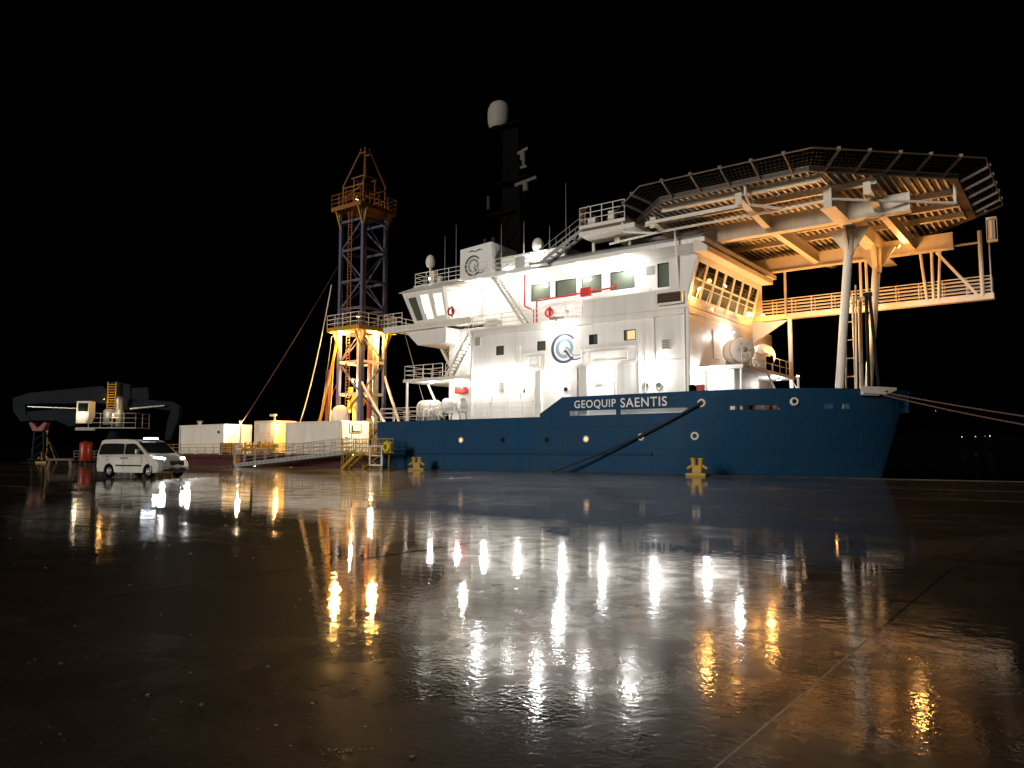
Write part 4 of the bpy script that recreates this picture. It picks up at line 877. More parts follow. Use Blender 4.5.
# ================================================================== MODULES ON THE AFT DECK
def corr_box(m, L_, W, H, z0=.1):
    def side(p0, p1, nrm, n):
        P = Vector((*p0, 0)); Q = Vector((*p1, 0)); nv = Vector((*nrm, 0)); pts = []
        for i in range(n):
            for f, o in ((0, 0), (.3, 0), (.5, -.05), (.8, -.05)): pts.append(P.lerp(Q, (i + f) / n) + nv * o)
        pts.append(Q)
        for a, b in zip(pts, pts[1:]): m.add([(a.x, a.y, z0 + .18), (b.x, b.y, z0 + .18), (b.x, b.y, H - .16), (a.x, a.y, H - .16)], [(0, 1, 2, 3)])
    side((.12, 0), (L_ - .12, 0), (0, -1), int(L_ / .42)); side((.12, W), (L_ - .12, W), (0, 1), int(L_ / .42)); side((0, .12), (0, W - .12), (-1, 0), 7); 
    m.box(.0, L_, 0.02, W - .02, H - .06, H - .02)
def frame_box(m, L_, W, H, z0=.1):
    for x in (0, L_ - .14):
        for y in (-.06, W - .08): m.box(x, x + .14, y, y + .14, z0, H)
    for z in (z0, H - .17):
        for y in (-.055, W - .075): m.box(.14, L_ - .14, y, y + .13, z, z + .17)
        for x in (.005, L_ - .135): m.box(x, x + .13, .08, W - .08, z, z + .17)
    for x in (.5, L_ - .8): m.box(x, x + .3, .0, W, 0, z0)
c2 = thing('shipping_container', 'white corrugated shipping container beside the gangway with a small lit hatch', 'container', (-43.3, 3.0, 1.1))
part('corrugated_walls', 'offwhite', c2, lambda m: corr_box(m, 8.0, 3.2, 3.1)); part('frame', 'offwhite', c2, lambda m: frame_box(m, 8.0, 3.2, 3.1))
for k in (0, 1):
    d = part('door', 'offwhite', c2, lambda m: m.box(7.92, 7.97, .1 + 1.5 * k, 1.58 + 1.5 * k, .28, 2.92), .02)
    part('lock_bar', 'galv', d, lambda m: [m.tube((8.01, y, .35), (8.01, y, 2.9), .03, 6) for y in (.5 + 1.5 * k, 1.15 + 1.5 * k)])
hb = part('hatch', 'wood', c2, lambda m: [m.box(7.975, 8.03, .85, 2.35, 1.95, 2.03), m.box(7.975, 8.03, .85, 2.35, 2.77, 2.85), m.box(7.975, 8.03, .85, .95, 2.032, 2.768), m.box(7.975, 8.03, 2.25, 2.35, 2.032, 2.768)])
part('lit_opening', 'litwarm', hb, lambda m: m.box(7.974, 7.99, .952, 2.248, 2.034, 2.766)); part('fan', 'dark', hb, lambda m: [m.box(7.992, 8.02, 1.1, 1.35, 2.06, 2.7), m.box(7.992, 8.02, 1.36, 2.2, 2.06, 2.2)])
part('hazard_strip', 'yellow', c2, lambda m: m.box(8.002, 8.02, -.05, .07, .3, 2.9))
lamp(c2, (10.4, 1.5, 3.4), 1000, CREAM, (-.7, .0, -.8)); lamp(c2, (8.6, 1.0, .05), 50, COOL, (.3, -.4, -.6), 140, size=.16)
part('lamp_bracket', 'galv', c2, lambda m: [m.tube((10.5, 1.5, 0), (10.5, 1.5, 3.6), .05, 6), m.tube((8.0, .9, .15), (8.6, 1.0, .18), .03, 6)])
c1 = thing('cabin_module', 'plain smooth white cabin module at the stern end of the working deck', 'cabin module', (-61.8, 3.0, 1.1))
part('shell', 'offwhite', c1, lambda m: m.box(.05, 8.35, .05, 3.2, .12, 3.08), .03); part('frame', 'offwhite', c1, lambda m: frame_box(m, 8.4, 3.25, 3.15))
part('roof_vent', 'galv', c1, lambda m: [m.tube((2.2, 1.0, 3.08), (2.2, 1.0, 3.5), .2, 10), m.lathe((2.2, 1.0, 3.5), (0, 0, 1), [(0, .2), (.35, .1), (.35, 0), (0, 0)], 12)])
part('door', 'cream', c1, lambda m: m.box(8.352, 8.40, .5, 1.5, .2, 2.4), .02); part('wall_lamp', 'dark', c1, lambda m: m.box(7.2, 7.5, -.06, .047, 2.2, 2.45), .02)
lamp(c1, (10.5, .4, 3.35), 1000, CREAM, (-.7, .4, -.6)); part('lamp_mast', 'galv', c1, lambda m: [m.tube((10.55, .45, 0), (10.55, .45, 3.45), .06, 8), m.bar((10.55, .45, 1.6), (10.1, .45, .2), .06)])
cr_ = thing('wooden_crate', 'orange brown crate standing against the end of the smooth cabin module', 'crate', (-53.0, 2.3, 1.1))
part('planks', 'orange', cr_, lambda m: [m.box(0, 2.1, 0, .9, .1 + .22 * k, .3 + .22 * k) for k in range(5)]); part('batten', 'wood', cr_, lambda m: [m.box(x, x + .12, -.04, -.003, .05, 1.2) for x in (.02, 1.0, 1.96)] + [m.box(.2, .5, 0, .9, 0, .098), m.box(1.6, 1.9, 0, .9, 0, .098)])
pu = thing('pump_cabinet', 'cream equipment cabinet with split doors between the two white containers', 'cabinet', (-48.6, 3.2, 1.1))
part('case', 'cream', pu, lambda m: m.box(0, 3.3, 0, 2.6, .15, 3.35), .03)
for k in range(3): d = part('door', 'cream', pu, lambda m: m.box(.12 + 1.05 * k, 1.1 + 1.05 * k, -.05, -.003, .35, 2.0), .015); part('handle', 'dark', d, lambda m: m.box(.95 + 1.05 * k, 1.0 + 1.05 * k, -.09, -.052, 1.1, 1.35))
part('panel', 'offwhite', pu, lambda m: m.box(.9, 2.9, -.06, -.003, 2.1, 3.1), .02); part('skid', 'dark', pu, lambda m: [m.box(.2, 3.1, .1, .3, 0, .148), m.box(.2, 3.1, 2.2, 2.4, 0, .148)])
part('beacon', 'offwhite', pu, lambda m: [m.tube((2.6, .5, 3.35), (2.6, .5, 3.8), .1, 8), m.box(1.9, 2.7, .4, .7, 3.8, 4.0)])
lamp(pu, (4.1, -.3, 2.9), 600, SODIUM, (-.3, .3, -1)); part('lamp_bracket', 'galv', pu, lambda m: m.bar((3.3, .2, 3.05), (4.1, -.3, 3.05), .05))
vp = thing('valve_manifold', 'grey and yellow valve manifold on the deck edge in front of the cream cabinet', 'manifold', (-48.8, 1.6, 1.1))
part('pipes', 'yellow', vp, lambda m: [m.tube((0, .5, .5), (5, .5, .5), .16, 10), m.tube((0, .9, .9), (5, .9, .9), .12, 8)] + [m.tube((x, .5, 0), (x, .5, 1.2), .12, 8) for x in (.4, 1.6, 2.8, 4.2)])
part('hand_wheel', 'dark', vp, lambda m: [m.lathe((x, .32, .95), (0, 1, 0), [(.26 + .04 * math.cos(a), .04 * math.sin(a)) for a in [k * 1.047 for k in range(7)]], 14) for x in (1.6, 2.8)] + [m.box(x - .24, x + .24, .34, .36, .93, .97) for x in (1.6, 2.8)])
part('vessel', 'galv', vp, lambda m: [m.lathe((-.6, .4, 0.05), (0, 0, 1), [(0, 0), (.4, 0), (.45, .2), (.45, .9), (.3, 1.1), (0, 1.15)], 14)])
yp = thing('yellow_pedestal', 'yellow pedestal with grey head at the foot of the gangway', 'pedestal', (-46.2, -.35, .07))
part('post', 'yellow', yp, lambda m: [m.box(-.22, .22, -.22, .22, .0, 1.0), m.box(-.35, .35, -.35, .35, 0, .06)], .02); part('head', 'galv', yp, lambda m: m.box(-.4, .4, -.25, .25, 1.002, 1.6), .04)
dm = thing('satellite_dome', 'white capsule shaped antenna dome showing above the corrugated container', 'dome', (-40.6, 7.4, 1.1))
part('dome', 'offwhite', dm, lambda m: m.lathe((0, 0, 3.0), (0, 0, 1), [(.6, 0), (.85, .2), (.9, .6), (.85, 1.2), (.65, 1.6), (.3, 1.85), (0, 1.9)], 20)); part('stand', 'grey', dm, lambda m: [m.tube((0, 0, 0), (0, 0, 3.0), .2, 10), m.box(-.5, .5, -.5, .5, 0, .1), m.box(-.5, .5, -.5, .5, 2.9, 3.0)])
od = thing('orange_drum', 'upright orange drum behind the white railing beside the derrick', 'drum', (-27.4, 3.2, DK))
part('barrel', 'orange', od, lambda m: m.lathe((0, 0, 0), (0, 0, 1), [(0, 0), (.3, 0), (.31, .3), (.33, .32), (.31, .34), (.31, .65), (.33, .67), (.31, .69), (.3, 1.0), (0, 1.0)], 18)); part('lid_ring', 'dark', od, lambda m: m.lathe((0, 0, 1.0), (0, 0, 1), [(.3, 0), (.32, .02), (.28, .05), (.25, .01)], 18))

def ring(label, loc):
    t = thing('lifebuoy', label, 'lifebuoy', loc)
    part('ring', 'redbox', t, lambda m: m.lathe((0, 0, 0), (0, 1, 0), [(.3 + .085 * math.cos(a), .085 * math.sin(a)) for a in [k * .785 for k in range(9)]], 22)); part('bracket', 'dark', t, lambda m: m.box(-.06, .06, .09, .14, -.45, .45))
ring('red lifebuoy on the rail beside the control cabin windows', (-21.6, VS - .1, 12.55)); ring('red lifebuoy on the bridge deck rail above the large emblem', (-12.2, VS - .12, 11.45))
# gangway and boarding landing
gw = thing('gangway', 'sloping metal gangway with mesh sides leading from the quay to the landing', 'gangway', (0, 0, 0))
ga, gb = Vector((-44.2, -1.9, .14)), Vector((-30.3, -.75, 1.36)); gs = Vector((0, .95, 0))
part('stringer', 'galv', gw, lambda m: [m.bar(ga + gs * k, gb + gs * k, .09, .34) for k in (0, 1)])
part('walkway', 'galv', gw, lambda m: m.bar(ga + gs * .5 - Vector((0, 0, .05)), gb + gs * .5 - Vector((0, 0, .05)), .86, .05))
def tread(i):
    p = ga.lerp(gb, (i + .5) / 22) + gs * .5 + Vector((0, 0, .005)); part('cleat', 'chrome', gw, lambda m: m.box(p.x - .05, p.x + .05, p.y - .42, p.y + .42, p.z - .01, p.z + .03))
for i in range(22): tread(i)
part('stringer_hole', 'dark', gw, lambda m: [m.lathe(ga.lerp(gb, .06 + .04 * k) + Vector((0, -.05, 0)), (0, 1, 0), [(0, 0), (.07, 0)], 8) for k in range(22)])
railing('hand_rail', [ga + Vector((0, 0, .17)), gb + Vector((0, 0, .17))], gw, 'galv', 1.05, 4, 1.35, .025); railing('hand_rail', [ga + gs + Vector((0, 0, .17)), gb + gs + Vector((0, 0, .17))], gw, 'galv', 1.05, 3, 1.35, .025)
part('roller', 'dark', gw, lambda m: [m.tube((ga.x - .1, ga.y - .1, .11), (ga.x - .1, ga.y + 1.05, .11), .11, 10)])
ld = thing('boarding_landing', 'yellow railed boarding landing with steps down to the quay', 'landing', (-27.7, -1.0, 0))
part('deck', 'yellow', ld, lambda m: m.box(-2.5, 2.3, -.5, .75, 1.26, 1.36), .01)
railing('guard_rail', [(-2.4, -.45, 1.36), (2.2, -.45, 1.36), (2.2, .7, 1.36), (-2.4, .7, 1.36)], ld, 'yellow', 1.05, 3, .75, .035)
for x in (-2.3, 0, 2.1): [part('leg', 'yellow', ld, lambda m: [m.bar((x, y_, .0), (x, y_, 1.26), .09), m.box(x - .15, x + .15, y_ - .15, y_ + .15, 0, .03)]) for y_ in (-.4, .35)]
part('cross_brace', 'yellow', ld, lambda m: [m.bar((-.0, -.42, .1), (2.1, -.42, 1.2), .06), m.bar((2.1, -.42, .1), (0, -.42, 1.2), .06)])
stairs('steps', (-1.2, -.8, .02), (.6, -.8, 1.3), (0, -1, 0), .8, ld, 'yellow', True, 6)
part('gate_panel', 'offwhite', ld, lambda m: [m.box(.9, 1.02, -.62, -.5, .3, 1.9), m.box(2.2, 2.32, -.62, -.5, .3, 1.9), m.box(1.02, 2.2, -.6, -.52, 1.8, 1.9), m.box(1.02, 2.2, -.6, -.52, .3, .4), m.box(1.02, 2.2, -.6, -.52, 1.05, 1.12)])
lb = thing('lifebuoy', 'yellow green lifebuoy hung on the end rail of the boarding landing', 'lifebuoy', (-25.0, -1.1, 1.75))
part('ring', paint('hi_vis_yellow', (.55, .55, .02), .5, grime=.1, bump=0), lb, lambda m: m.lathe((0, -.45, 0), (0, 1, 0), [(.28 + .1 * math.cos(a), .1 * math.sin(a)) for a in [k * .785 for k in range(9)]], 22)); part('backing', 'yellow', lb, lambda m: m.box(-.42, .42, -.34, -.3, -.45, .45), .02)

# ================================================================== BOLLARDS, ROPES, HANGING LINES
def bollard(label, loc, s=1.0, rot=0):
    t = thing('mooring_bollard', label, 'bollard', loc, rot, 'yellow bollards along the quay edge')
    part('base', 'yellow', t, lambda m: m.box(-.62 * s, .62 * s, -.32 * s, .32 * s, 0, .16 * s), .02)
    part('body', 'yellow', t, lambda m: [m.tube((x * .16 * s, 0, .16 * s), (x * .24 * s, 0, 1.0 * s), .14 * s, 14, .16 * s) for x in (-1, 1)] + [m.box(-.28 * s, .28 * s, -.14 * s, .14 * s, .162 * s, .62 * s)], .02)
    part('horn', 'yellow', t, lambda m: [m.tube((x * .2 * s, 0, .66 * s), (x * .62 * s, 0, .42 * s), .09 * s, 10) for x in (-1, 1)] + [m.lathe((x * .24 * s, 0, 1.0 * s), (0, 0, 1), [(.19 * s, -.04), (.2 * s, .02), (0, .06)], 14) for x in (-1, 1)])
    return t
bollard('yellow twin horned bollard on the quay edge below the ship lettering end and fairlead', (.25, -.95, .0), 1.0)
bollard('yellow bollard on the quay just past the boarding landing', (-22.4, -.85, 0), .95, .5)
bollard('yellow bollard under the crane boom rest with leaning yellow poles', (-84.0, -1.6, 0), 1.25, .4)
lp = thing('leaning_pole_frame', 'thin yellow poles leaning together over the bollard near the boom rest', 'poles', (-84.0, -1.2, 0))
part('pole', 'yellow', lp, lambda m: m.tube((0, 0, 0), (-1.2, .4, 3.9), .06, 6)); part('pole', 'yellow', lp, lambda m: m.tube((2.2, .2, 0), (-.7, .4, 2.6), .06, 6)); part('lamp_head', 'offwhite', lp, lambda m: m.box(-1.4, -1.1, .3, .5, 3.8, 4.1), .03)
def sag(p, q, s, n=16):
    p = Vector(p); q = Vector(q); return [p.lerp(q, i / n) - Vector((0, 0, s * 4 * (i / n) * (1 - i / n))) for i in range(n + 1)]
def rope(label, pts, r, mat, cat='rope', name='mooring_rope', group=None):
    p0 = Vector(pts[0]); o = MB().path([Vector(p) - p0 for p in pts], r, 8).build(name, mat, None, fixn=False); o.matrix_world = SM @ Matrix.Translation(p0); return tag(o, label, cat, group)
rope('thick dark mooring line slanting down the blue hull from the round fairlead', sag((-.28, .86, 4.38), (-4.39, .74, 2.38), .05, 10) + sag((-4.39, .74, 2.38), (-10.3, -.42, .09), .06, 12), .085, 'ropeb')
rope('upper of two red brown mooring ropes running forward from the bow roller', sag((9.15, 7.3, 4.95), (34, -2.2, .6), .55, 24), .042, 'rope')
rope('lower of two red brown mooring ropes running forward from the bow roller', sag((8.9, 6.9, 4.85), (31, -2.6, .25), .6, 24), .042, 'rope')
rope('pale thick hose hanging in a long curve from the derrick to the deck', sag((DU - 2.0, DV - 2.4, 18.2), (-47.0, 7.5, 4.2), 1.2, 18), .06, 'cream', 'hose', 'hanging_hose')
rope('thin brown wire stay from high on the derrick down to the smooth cabin module', sag((DU - 1.8, DV - 1.6, 20.5), (-52.8, 3.2, 2.4), .35, 14), .022, 'wood', 'wire', 'wire_stay')
rope('thin dark wire hanging beside the derrick foot and its left raking stay', sag((DU - 2.3, DV + .5, 12), (-46.6, 9, 4), .8, 12), .03, 'rust', 'wire', 'wire_stay')
rope('thin dark wire from the derrick side to the deck behind the antenna dome', sag((DU - 2.3, DV - 2, 13), (-45.0, 8, 3.5), 1.4, 12), .03, 'grey', 'wire', 'wire_stay')
rope('thin wire from the aft control cabin platform down to the hose reels', sag((-28.6, 4, 11.7), (-26, 4, 5), .05, 6), .025, 'grey', 'wire', 'wire_stay')

# ================================================================== WORK BARGE WITH CRANE BEYOND THE STERN
bg_ = thing('work_barge', 'low dark barge lying astern carrying the blue grey crane', 'barge', (-99, 3.2, 0))
part('hull', 'dark', bg_, lambda m: m.prism([(0, 0, -2.6), (29, 0, -2.6), (30.5, 0, -.2), (30.5, 0, .35), (-1.5, 0, .35), (-1.5, 0, -.2)], (0, 13, 0)), .05)
part('rubbing_band', 'black', bg_, lambda m: m.box(-1.4, 30.4, -.12, -.003, -.2, .2))
railing('guard_rail', [(12, .1, .35), (30, .1, .35)], bg_, 'grey', 1.1, 3, 1.8)
DC = 96.0; K = DC / 780
def cp(px, py): return ((px - 512) * K, 1.45 + (451 - py) * K)
cx0 = cp(118, 440)[0]
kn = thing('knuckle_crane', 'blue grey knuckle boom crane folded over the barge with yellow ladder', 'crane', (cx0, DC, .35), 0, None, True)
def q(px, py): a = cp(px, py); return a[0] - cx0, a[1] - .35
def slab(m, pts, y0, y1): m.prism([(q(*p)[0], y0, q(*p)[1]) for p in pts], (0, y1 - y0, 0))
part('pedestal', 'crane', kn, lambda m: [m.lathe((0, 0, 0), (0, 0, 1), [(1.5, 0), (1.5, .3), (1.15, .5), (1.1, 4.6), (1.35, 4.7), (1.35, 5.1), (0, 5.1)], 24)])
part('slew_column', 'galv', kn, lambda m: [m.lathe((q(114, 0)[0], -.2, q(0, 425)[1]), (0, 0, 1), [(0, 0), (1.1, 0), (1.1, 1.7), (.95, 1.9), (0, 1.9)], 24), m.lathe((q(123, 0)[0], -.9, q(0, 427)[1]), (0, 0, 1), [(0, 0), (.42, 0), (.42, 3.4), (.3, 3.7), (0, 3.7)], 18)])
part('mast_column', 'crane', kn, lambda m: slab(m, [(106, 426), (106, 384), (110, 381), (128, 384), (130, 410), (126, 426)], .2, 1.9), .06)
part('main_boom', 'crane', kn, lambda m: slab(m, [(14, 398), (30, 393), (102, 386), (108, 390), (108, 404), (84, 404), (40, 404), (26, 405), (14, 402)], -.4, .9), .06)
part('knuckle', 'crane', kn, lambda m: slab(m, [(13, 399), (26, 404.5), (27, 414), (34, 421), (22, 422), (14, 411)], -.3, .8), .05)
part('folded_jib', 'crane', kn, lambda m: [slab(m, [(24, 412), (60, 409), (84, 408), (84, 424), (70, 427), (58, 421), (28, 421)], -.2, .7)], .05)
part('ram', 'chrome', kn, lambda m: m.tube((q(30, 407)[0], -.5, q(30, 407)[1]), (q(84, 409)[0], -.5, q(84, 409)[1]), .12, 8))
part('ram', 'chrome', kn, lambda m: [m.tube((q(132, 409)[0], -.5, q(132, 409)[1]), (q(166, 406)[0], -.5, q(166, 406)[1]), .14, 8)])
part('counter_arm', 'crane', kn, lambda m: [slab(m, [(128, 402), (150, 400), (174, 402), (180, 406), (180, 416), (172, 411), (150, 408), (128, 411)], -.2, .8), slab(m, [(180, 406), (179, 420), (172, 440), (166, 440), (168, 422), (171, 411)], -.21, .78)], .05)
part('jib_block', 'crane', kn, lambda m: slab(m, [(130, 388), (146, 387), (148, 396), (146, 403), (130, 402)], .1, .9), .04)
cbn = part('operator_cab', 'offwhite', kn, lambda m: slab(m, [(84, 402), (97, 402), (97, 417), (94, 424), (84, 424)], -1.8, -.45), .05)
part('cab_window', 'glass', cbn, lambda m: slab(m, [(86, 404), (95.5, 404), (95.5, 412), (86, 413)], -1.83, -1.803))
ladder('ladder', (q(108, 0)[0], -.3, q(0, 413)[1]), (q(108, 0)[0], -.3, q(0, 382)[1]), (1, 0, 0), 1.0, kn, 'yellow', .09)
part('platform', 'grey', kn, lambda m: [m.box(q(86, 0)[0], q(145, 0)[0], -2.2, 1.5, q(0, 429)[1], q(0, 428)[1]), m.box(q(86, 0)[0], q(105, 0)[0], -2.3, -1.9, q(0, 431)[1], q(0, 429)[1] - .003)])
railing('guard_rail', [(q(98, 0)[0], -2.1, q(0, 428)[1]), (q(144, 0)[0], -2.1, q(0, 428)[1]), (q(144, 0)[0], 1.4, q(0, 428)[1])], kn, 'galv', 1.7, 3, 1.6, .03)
lamp(kn, (q(88, 0)[0], -2.3, q(0, 413)[1]), 55, CREAM, (.3, .3, -.5)); lamp(kn, (q(124, 0)[0], -2.6, q(0, 417)[1]), 60, CREAM, (-.1, .6, .1), size=.06); lamp(kn, (q(109, 0)[0], -1.4, q(0, 400)[1]), 50, SODIUM, (0, .4, .2), size=.06)
rs = thing('boom_rest', 'braced steel trestle with a saddle holding up the crane boom', 'boom rest', (cp(45, 460)[0], DC - 1, .35), 0, None, True)
bx = cp(45, 460)[0]
def q2(px, py): a = cp(px, py); return a[0] - bx, a[1] - .35
part('leg', 'crane', rs, lambda m: m.bar((-.7, 0, 0), (-.55, 0, q2(0, 432)[1]), .22)); part('leg', 'crane', rs, lambda m: m.bar((.7, 0, 0), (.55, 0, q2(0, 432)[1]), .22))
part('brace', 'crane', rs, lambda m: [m.bar((-.65, 0, .3 + k), (.65, 0, 1.3 + k), .08) for k in range(3)] + [m.bar((.6, 0, 3.6), (2.4, .4, 0), .12), m.bar((.6, 0, 2.4), (1.6, .4, 0), .08)])
part('saddle', 'rust', rs, lambda m: [m.prism([(-1.1, -.4, 4.5), (-.6, -.4, 3.5), (.6, -.4, 3.5), (1.1, -.4, 4.5), (.75, -.4, 4.6), (0, -.4, 3.9), (-.75, -.4, 4.6)], (0, .9, 0))], .03)
part('sole_plate', 'crane', rs, lambda m: m.box(-1.0, 2.8, -.5, .8, 0, .08))

# pale strip painting the glint of water along one joint near the viewer
part('joint_glint', 'glint', quay, lambda m: m.box(JU - .007, JU + .007, JV - 13, JV - .4, -.018, .0015))
# odds and ends on the quay at the left
rd = thing('red_fuel_tank', 'upright red steel tank on the quay behind the silver van', 'tank', (-45.2, 83.0, 0), 0, None, True)
part('tank', paint('tank_red', (.28, .02, .008), .4, grime=.25), rd, lambda m: m.lathe((0, 0, .35), (0, 0, 1), [(0, 0), (.55, 0), (.62, .1), (.62, 1.9), (.5, 2.05), (0, 2.1)], 20)); [part('leg', 'dark', rd, lambda m: m.bar((.45 * math.cos(a), .45 * math.sin(a), 0), (.45 * math.cos(a), .45 * math.sin(a), .4), .1)) for a in (.6, 2.2, 3.8, 5.4)]; part('lid', 'dark', rd, lambda m: m.lathe((0, 0, 2.44), (0, 0, 1), [(.2, 0), (.2, .12), (0, .12)], 12))
tb_ = thing('timber_trestle', 'low reddish brown timber trestle on the quay between the tank and the boom rest', 'trestle', (-38.2, 66.0, 0), -.1, None, True)
part('beam', 'wood', tb_, lambda m: m.box(-1.0, 1.3, -.15, .15, .62, .84), .02); part('leg', 'wood', tb_, lambda m: m.bar((-.9, 0, 0), (-.75, 0, .62), .18)); part('leg', 'wood', tb_, lambda m: m.bar((1.15, 0, 0), (1.05, 0, .62), .18))
br_ = thing('steel_barrier', 'short grey pedestrian barrier on the quay behind the van', 'barrier', (-38.3, 78.0, 0), -.2, None, True)
railing('frame', [(-1.6, 0, .08), (1.2, 0, .08)], br_, 'galv', 1.05, 4, .7, .03); part('foot', 'galv', br_, lambda m: [m.box(x - .04, x + .04, -.35, .35, 0, .08) for x in (-1.3, .9)])

# ================================================================== VAN
vn = thing('passenger_van', 'silver white passenger van with headlights on and a light bar on its roof', 'van', (-22.45, 43.75, 0), R(-26), None, True)
vn.location = (-22.0, 44.6, 0); vn.scale = (1.08, 1.06, 1.06)
M['van'] = paint('silver_paint', (.72, .69, .62), .3, metal=.1, grime=.25, gcol=(.25, .22, .18), bump=.004)
M['van'].node_tree.nodes['Principled BSDF'].inputs['Coat Weight'].default_value = .6
WB = 2.93
def arch(cx, n=10): return [(cx + .40 * math.cos(math.pi * (1 - i / n)), .34 + .40 * math.sin(math.pi * (1 - i / n))) for i in range(n + 1)]
prof = [(-1.0, .30), (-1.06, .55), (-1.05, 1.0), (-1.01, 1.35), (-.92, 1.75), (-.84, 1.9), (-.6, 1.965), (.3, 1.985), (1.25, 1.975), (1.72, 1.93), (1.95, 1.84), (2.45, 1.47), (2.86, 1.19), (3.05, 1.12), (3.45, 1.03), (3.70, .93), (3.84, .80), (3.90, .58), (3.88, .36), (3.80, .27)]
bot = [(3.36, .27)] + list(reversed([(x, z) for x, z in arch(WB) if z > .27])) + [(2.5, .27), (.44, .27)] + list(reversed([(x, z) for x, z in arch(0) if z > .27])) + [(-.45, .30)]
loop = prof + bot
def hw(x, z):
    a = .985 - .15 * smooth(1.0, 2.0, z) - .02 * smooth(.5, .2, z)
    return a - .0 
def plan(x, f):    # rounding of the nose and the tail in plan
    if x > 2.7: return x - .34 * (abs(f) ** 3) * min(1, (x - 2.7) / 1.1)
    if x < -.7: return x + .10 * (abs(f) ** 4) * min(1, (-.7 - x) / .3)
    return x
def vbody(m):
    fs_ = [-1, -.96, -.8, -.5, 0, .5, .8, .96, 1]; n = len(loop); cx, cz = 1.4, 1.0
    vs = []
    for f in fs_:
        k = .985 if abs(f) == 1 else 1
        for (x, z) in loop:
            is_bot = z < .75 and (x, z) in bot
            xx, zz = (x, z) if is_bot else (cx + (x - cx) * k, cz + (z - cz) * k)
            vs.append((plan(xx, f), hw(xx, zz) * f, zz))
    F = []
    for j in range(len(fs_) - 1):
        for i in range(n): F.append((j * n + i, j * n + (i + 1) % n, (j + 1) * n + (i + 1) % n, (j + 1) * n + i))
    m.add(vs, F, False)
    for j in (0, len(fs_) - 1): m.add([vs[j * n + i] for i in range(n)], [tuple(range(n))])
bd = part('body', 'van', vn, vbody)
wm = bd.modifiers.new('weld', 'WELD'); wm.merge_threshold = .0005
bv = bd.modifiers.new('bevel', 'BEVEL'); bv.width = .012; bv.segments = 2; bv.limit_method = 'ANGLE'; bv.angle_limit = R(40)
def sidepoly(m, pts, off, s, t=.006):
    a = [(x, s * (hw(x, z) * (1.0 - .0) + off), z) for x, z in pts]; m.prism(a, (0, s * t, 0))
for s in (-1, 1):
    part('side_window', 'glass', bd, lambda m: sidepoly(m, [(-.82, 1.18), (1.0, 1.2), (1.0, 1.74), (.3, 1.77), (-.6, 1.76), (-.78, 1.66)], .002, s))
    part('door_window', 'glass', bd, lambda m: sidepoly(m, [(1.12, 1.2), (2.42, 1.2), (2.5, 1.26), (1.86, 1.72), (1.65, 1.76), (1.12, 1.74)], .002, s))
    part('door_seam', 'dark', bd, lambda m: [m.bar((x, s * (hw(x, za) + .001), za), (x, s * (hw(x, zb2) + .001), zb2), .014, .008) for x, za, zb2 in ((1.06, .42, 1.15), (1.06, 1.15, 1.82), (2.40, .75, 1.18), (-.15, .8, 1.12))] + [m.bar((-.6, s * (hw(0, 1.12) + .001), 1.10), (2.3, s * (hw(0, 1.12) + .001), 1.12), .008, .014)])
    part('rub_strip', 'dark', bd, lambda m: m.bar((.5, s * .985, .62), (2.45, s * .985, .62), .012, .07))
    part('door_handle', 'dark', bd, lambda m: [m.box(x, x + .16, s * .975 - .02, s * .975 + .03, .98, 1.03) for x in (.82, 1.15)])
    mr_ = part('mirror', 'van', bd, lambda m: [m.box(2.12, 2.24, s * .93 - .0 if s > 0 else s * 1.16, s * 1.16 if s > 0 else s * .93, 1.22, 1.46)], .03)
    hl = part('headlight', emit('headlight_glow_' + ('r' if s < 0 else 'l'), (1, .98, .95), 160), bd, lambda m: m.prism([(3.60, s * .52, .76), (3.40, s * .86, .80), (3.18, s * .93, 1.04), (3.46, s * .56, 1.02)], (.09, 0, .015)))
    lt = bpy.data.lights.new('headlight_beam', 'SPOT'); lt.energy = 1300; lt.color = (1, .97, .93); lt.spot_size = R(95); lt.spot_blend = .8; lt.shadow_soft_size = .14
    lo = bpy.data.objects.new('headlight_beam', lt); C.objects.link(lo); lo.parent = bd; lo.location = (3.75, s * .78, .93); lo.rotation_euler = Vector((1, 0, -.06)).to_track_quat('-Z', 'Y').to_euler()
    for cx in (0, WB):
        wl = part('wheel', 'black', bd, lambda m: m.lathe((cx, s * .80, .335), (0, s, 0), [(.20, -.02), (.31, -.03), (.335, .02), (.335, .14), (.30, .18), (.22, .18), (.2, .15)], 28))
        part('rim', 'chrome', wl, lambda m: [m.lathe((cx, s * .80, .335), (0, s, 0), [(.215, .16), (.20, .12), (.05, .10), (.05, .15), (0, .155)], 24)] + [m.bar((cx + .05 * math.cos(a), s * .945, .335 + .05 * math.sin(a)), (cx + .21 * math.cos(a), s * .955, .335 + .21 * math.sin(a)), .06, .03, (0, 1, 0)) for a in [k * 2 * math.pi / 5 for k in range(5)]])
ws_ = part('windscreen', 'glass', bd, lambda m: m.add([(1.97, -.80, 1.83), (1.99, 0, 1.835), (1.97, .80, 1.83), (2.72, .86, 1.26), (2.86, 0, 1.215), (2.72, -.86, 1.26)], [(0, 1, 4, 5), (1, 2, 3, 4)]))
ws_.location = (.014, 0, .012)
part('grille', 'dark', bd, lambda m: [m.box(3.70, 3.87, -.42, .42, .62, .86), m.box(3.70, 3.885, -.5, .5, .34, .52)], .02)
part('bumper', 'dark', bd, lambda m: [m.prism([(3.9, -.55, .34), (3.9, .55, .34), (3.58, .93, .34), (3.5, .93, .34), (3.5, -.93, .34), (3.58, -.93, .34)], (0, 0, .10))], .02)
part('number_plate', 'letter', bd, lambda m: m.box(3.905, 3.915, -.26, .26, .53, .63))
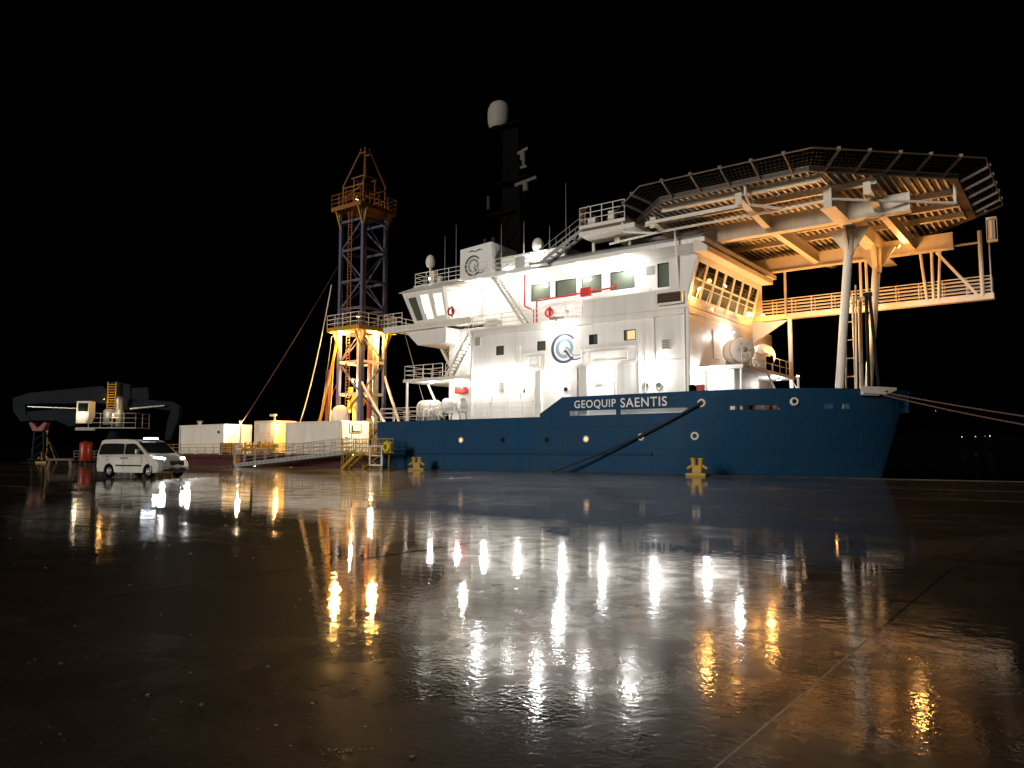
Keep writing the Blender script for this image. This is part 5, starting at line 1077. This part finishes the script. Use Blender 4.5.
lbm = part('light_bar', 'dark', bd, lambda m: m.box(1.78, 1.95, -.42, .42, 1.86, 1.985), .01)
part('light_tube', emit('light_bar_glow', (.86, .92, 1.0), 22), lbm, lambda m: m.box(1.80, 1.94, -.40, .40, 1.987, 2.06), .02)

# ================================================================== FAR LIGHTS, GRIT
for i, (px, py, r_) in enumerate([(961, 437, .55), (974.5, 436.5, .5), (989, 436, .65), (984, 436.2, .25), (936, 411, .32), (950, 411, .32)]):
    d = 1150 if py > 420 else 1290; x = (px - 512) / 780 * d; z = 1.45 + (451 - py) / 780 * d
    gz = 3 if py > 420 else 20
    lab = ['street lamp on the far shore, first of the bright row nearest the ship', 'street lamp on the far shore in the middle of the bright row', 'brightest street lamp at the end of the row on the far shore', 'small dim lamp just before the brightest one on the far shore', 'faint hillside lamp across the water nearer the bow', 'faint hillside lamp across the water beside its twin, farther from the bow'][i]
    t = thing('shore_lamp', lab, 'lamp', (x, d, 0), 0, 'lamps on the far shore', True)
    part('pole', 'black', t, lambda m: m.tube((0, 0, gz - 3), (0, 0, z - r_), .15, 6)); part('lamp_head', 'shorelamp', t, lambda m: m.lathe((0, 0, z - r_), (0, 0, 1), [(0, 0), (r_ * .8, r_ * .4), (r_, r_), (r_ * .8, r_ * 1.6), (0, r_ * 2)], 10))
M['grit'] = paint('pale_grit', (.30, .26, .21), .6, grime=.3, bump=0, scale=20)
M['gritd'] = paint('dark_grit', (.05, .04, .03), .5, grime=.3, bump=0, scale=20)
def flakes(n, region, smin, smax, mat, label):
    m = MB()
    for _ in range(n):
        x, y = region()
        s = (smin + (smax - smin) * random.random() ** 3) * (.5 + .06 * y); a = random.uniform(0, 6.28); k = random.randint(4, 6); pts = []
        for i in range(k):
            t = a + 6.283 * i / k; rr = s * random.uniform(.5, 1); pts.append((x + rr * math.cos(t), y + rr * math.sin(t), .0))
        m.prism(pts, (0, 0, s * random.uniform(.08, .22)))
    o = m.build('scattered_grit', mat, None); return tag(o, label, 'grit', kind='stuff')
def left():
    while True:
        y = 3.4 + 13 * random.random() ** 1.6; x = y * random.uniform(-.72, -.05)
        if random.random() < .75 or y < 6: return x, y
def streak():
    return -.85 + random.uniform(-.17, .17), 3.93 + random.gauss(0, .015)
def mid():
    y = 6 + 16 * random.random(); return y * random.uniform(-.12, .45), y
flakes(190, left, .005, .028, 'grit', 'pale grit and leaf scraps scattered over the wet quay')
flakes(26, streak, .008, .022, 'grit', 'short drift of pale crumbs lying in a line on the near quay')
flakes(110, mid, .008, .028, 'gritd', 'dark stones scattered over the bright wet part of the quay')
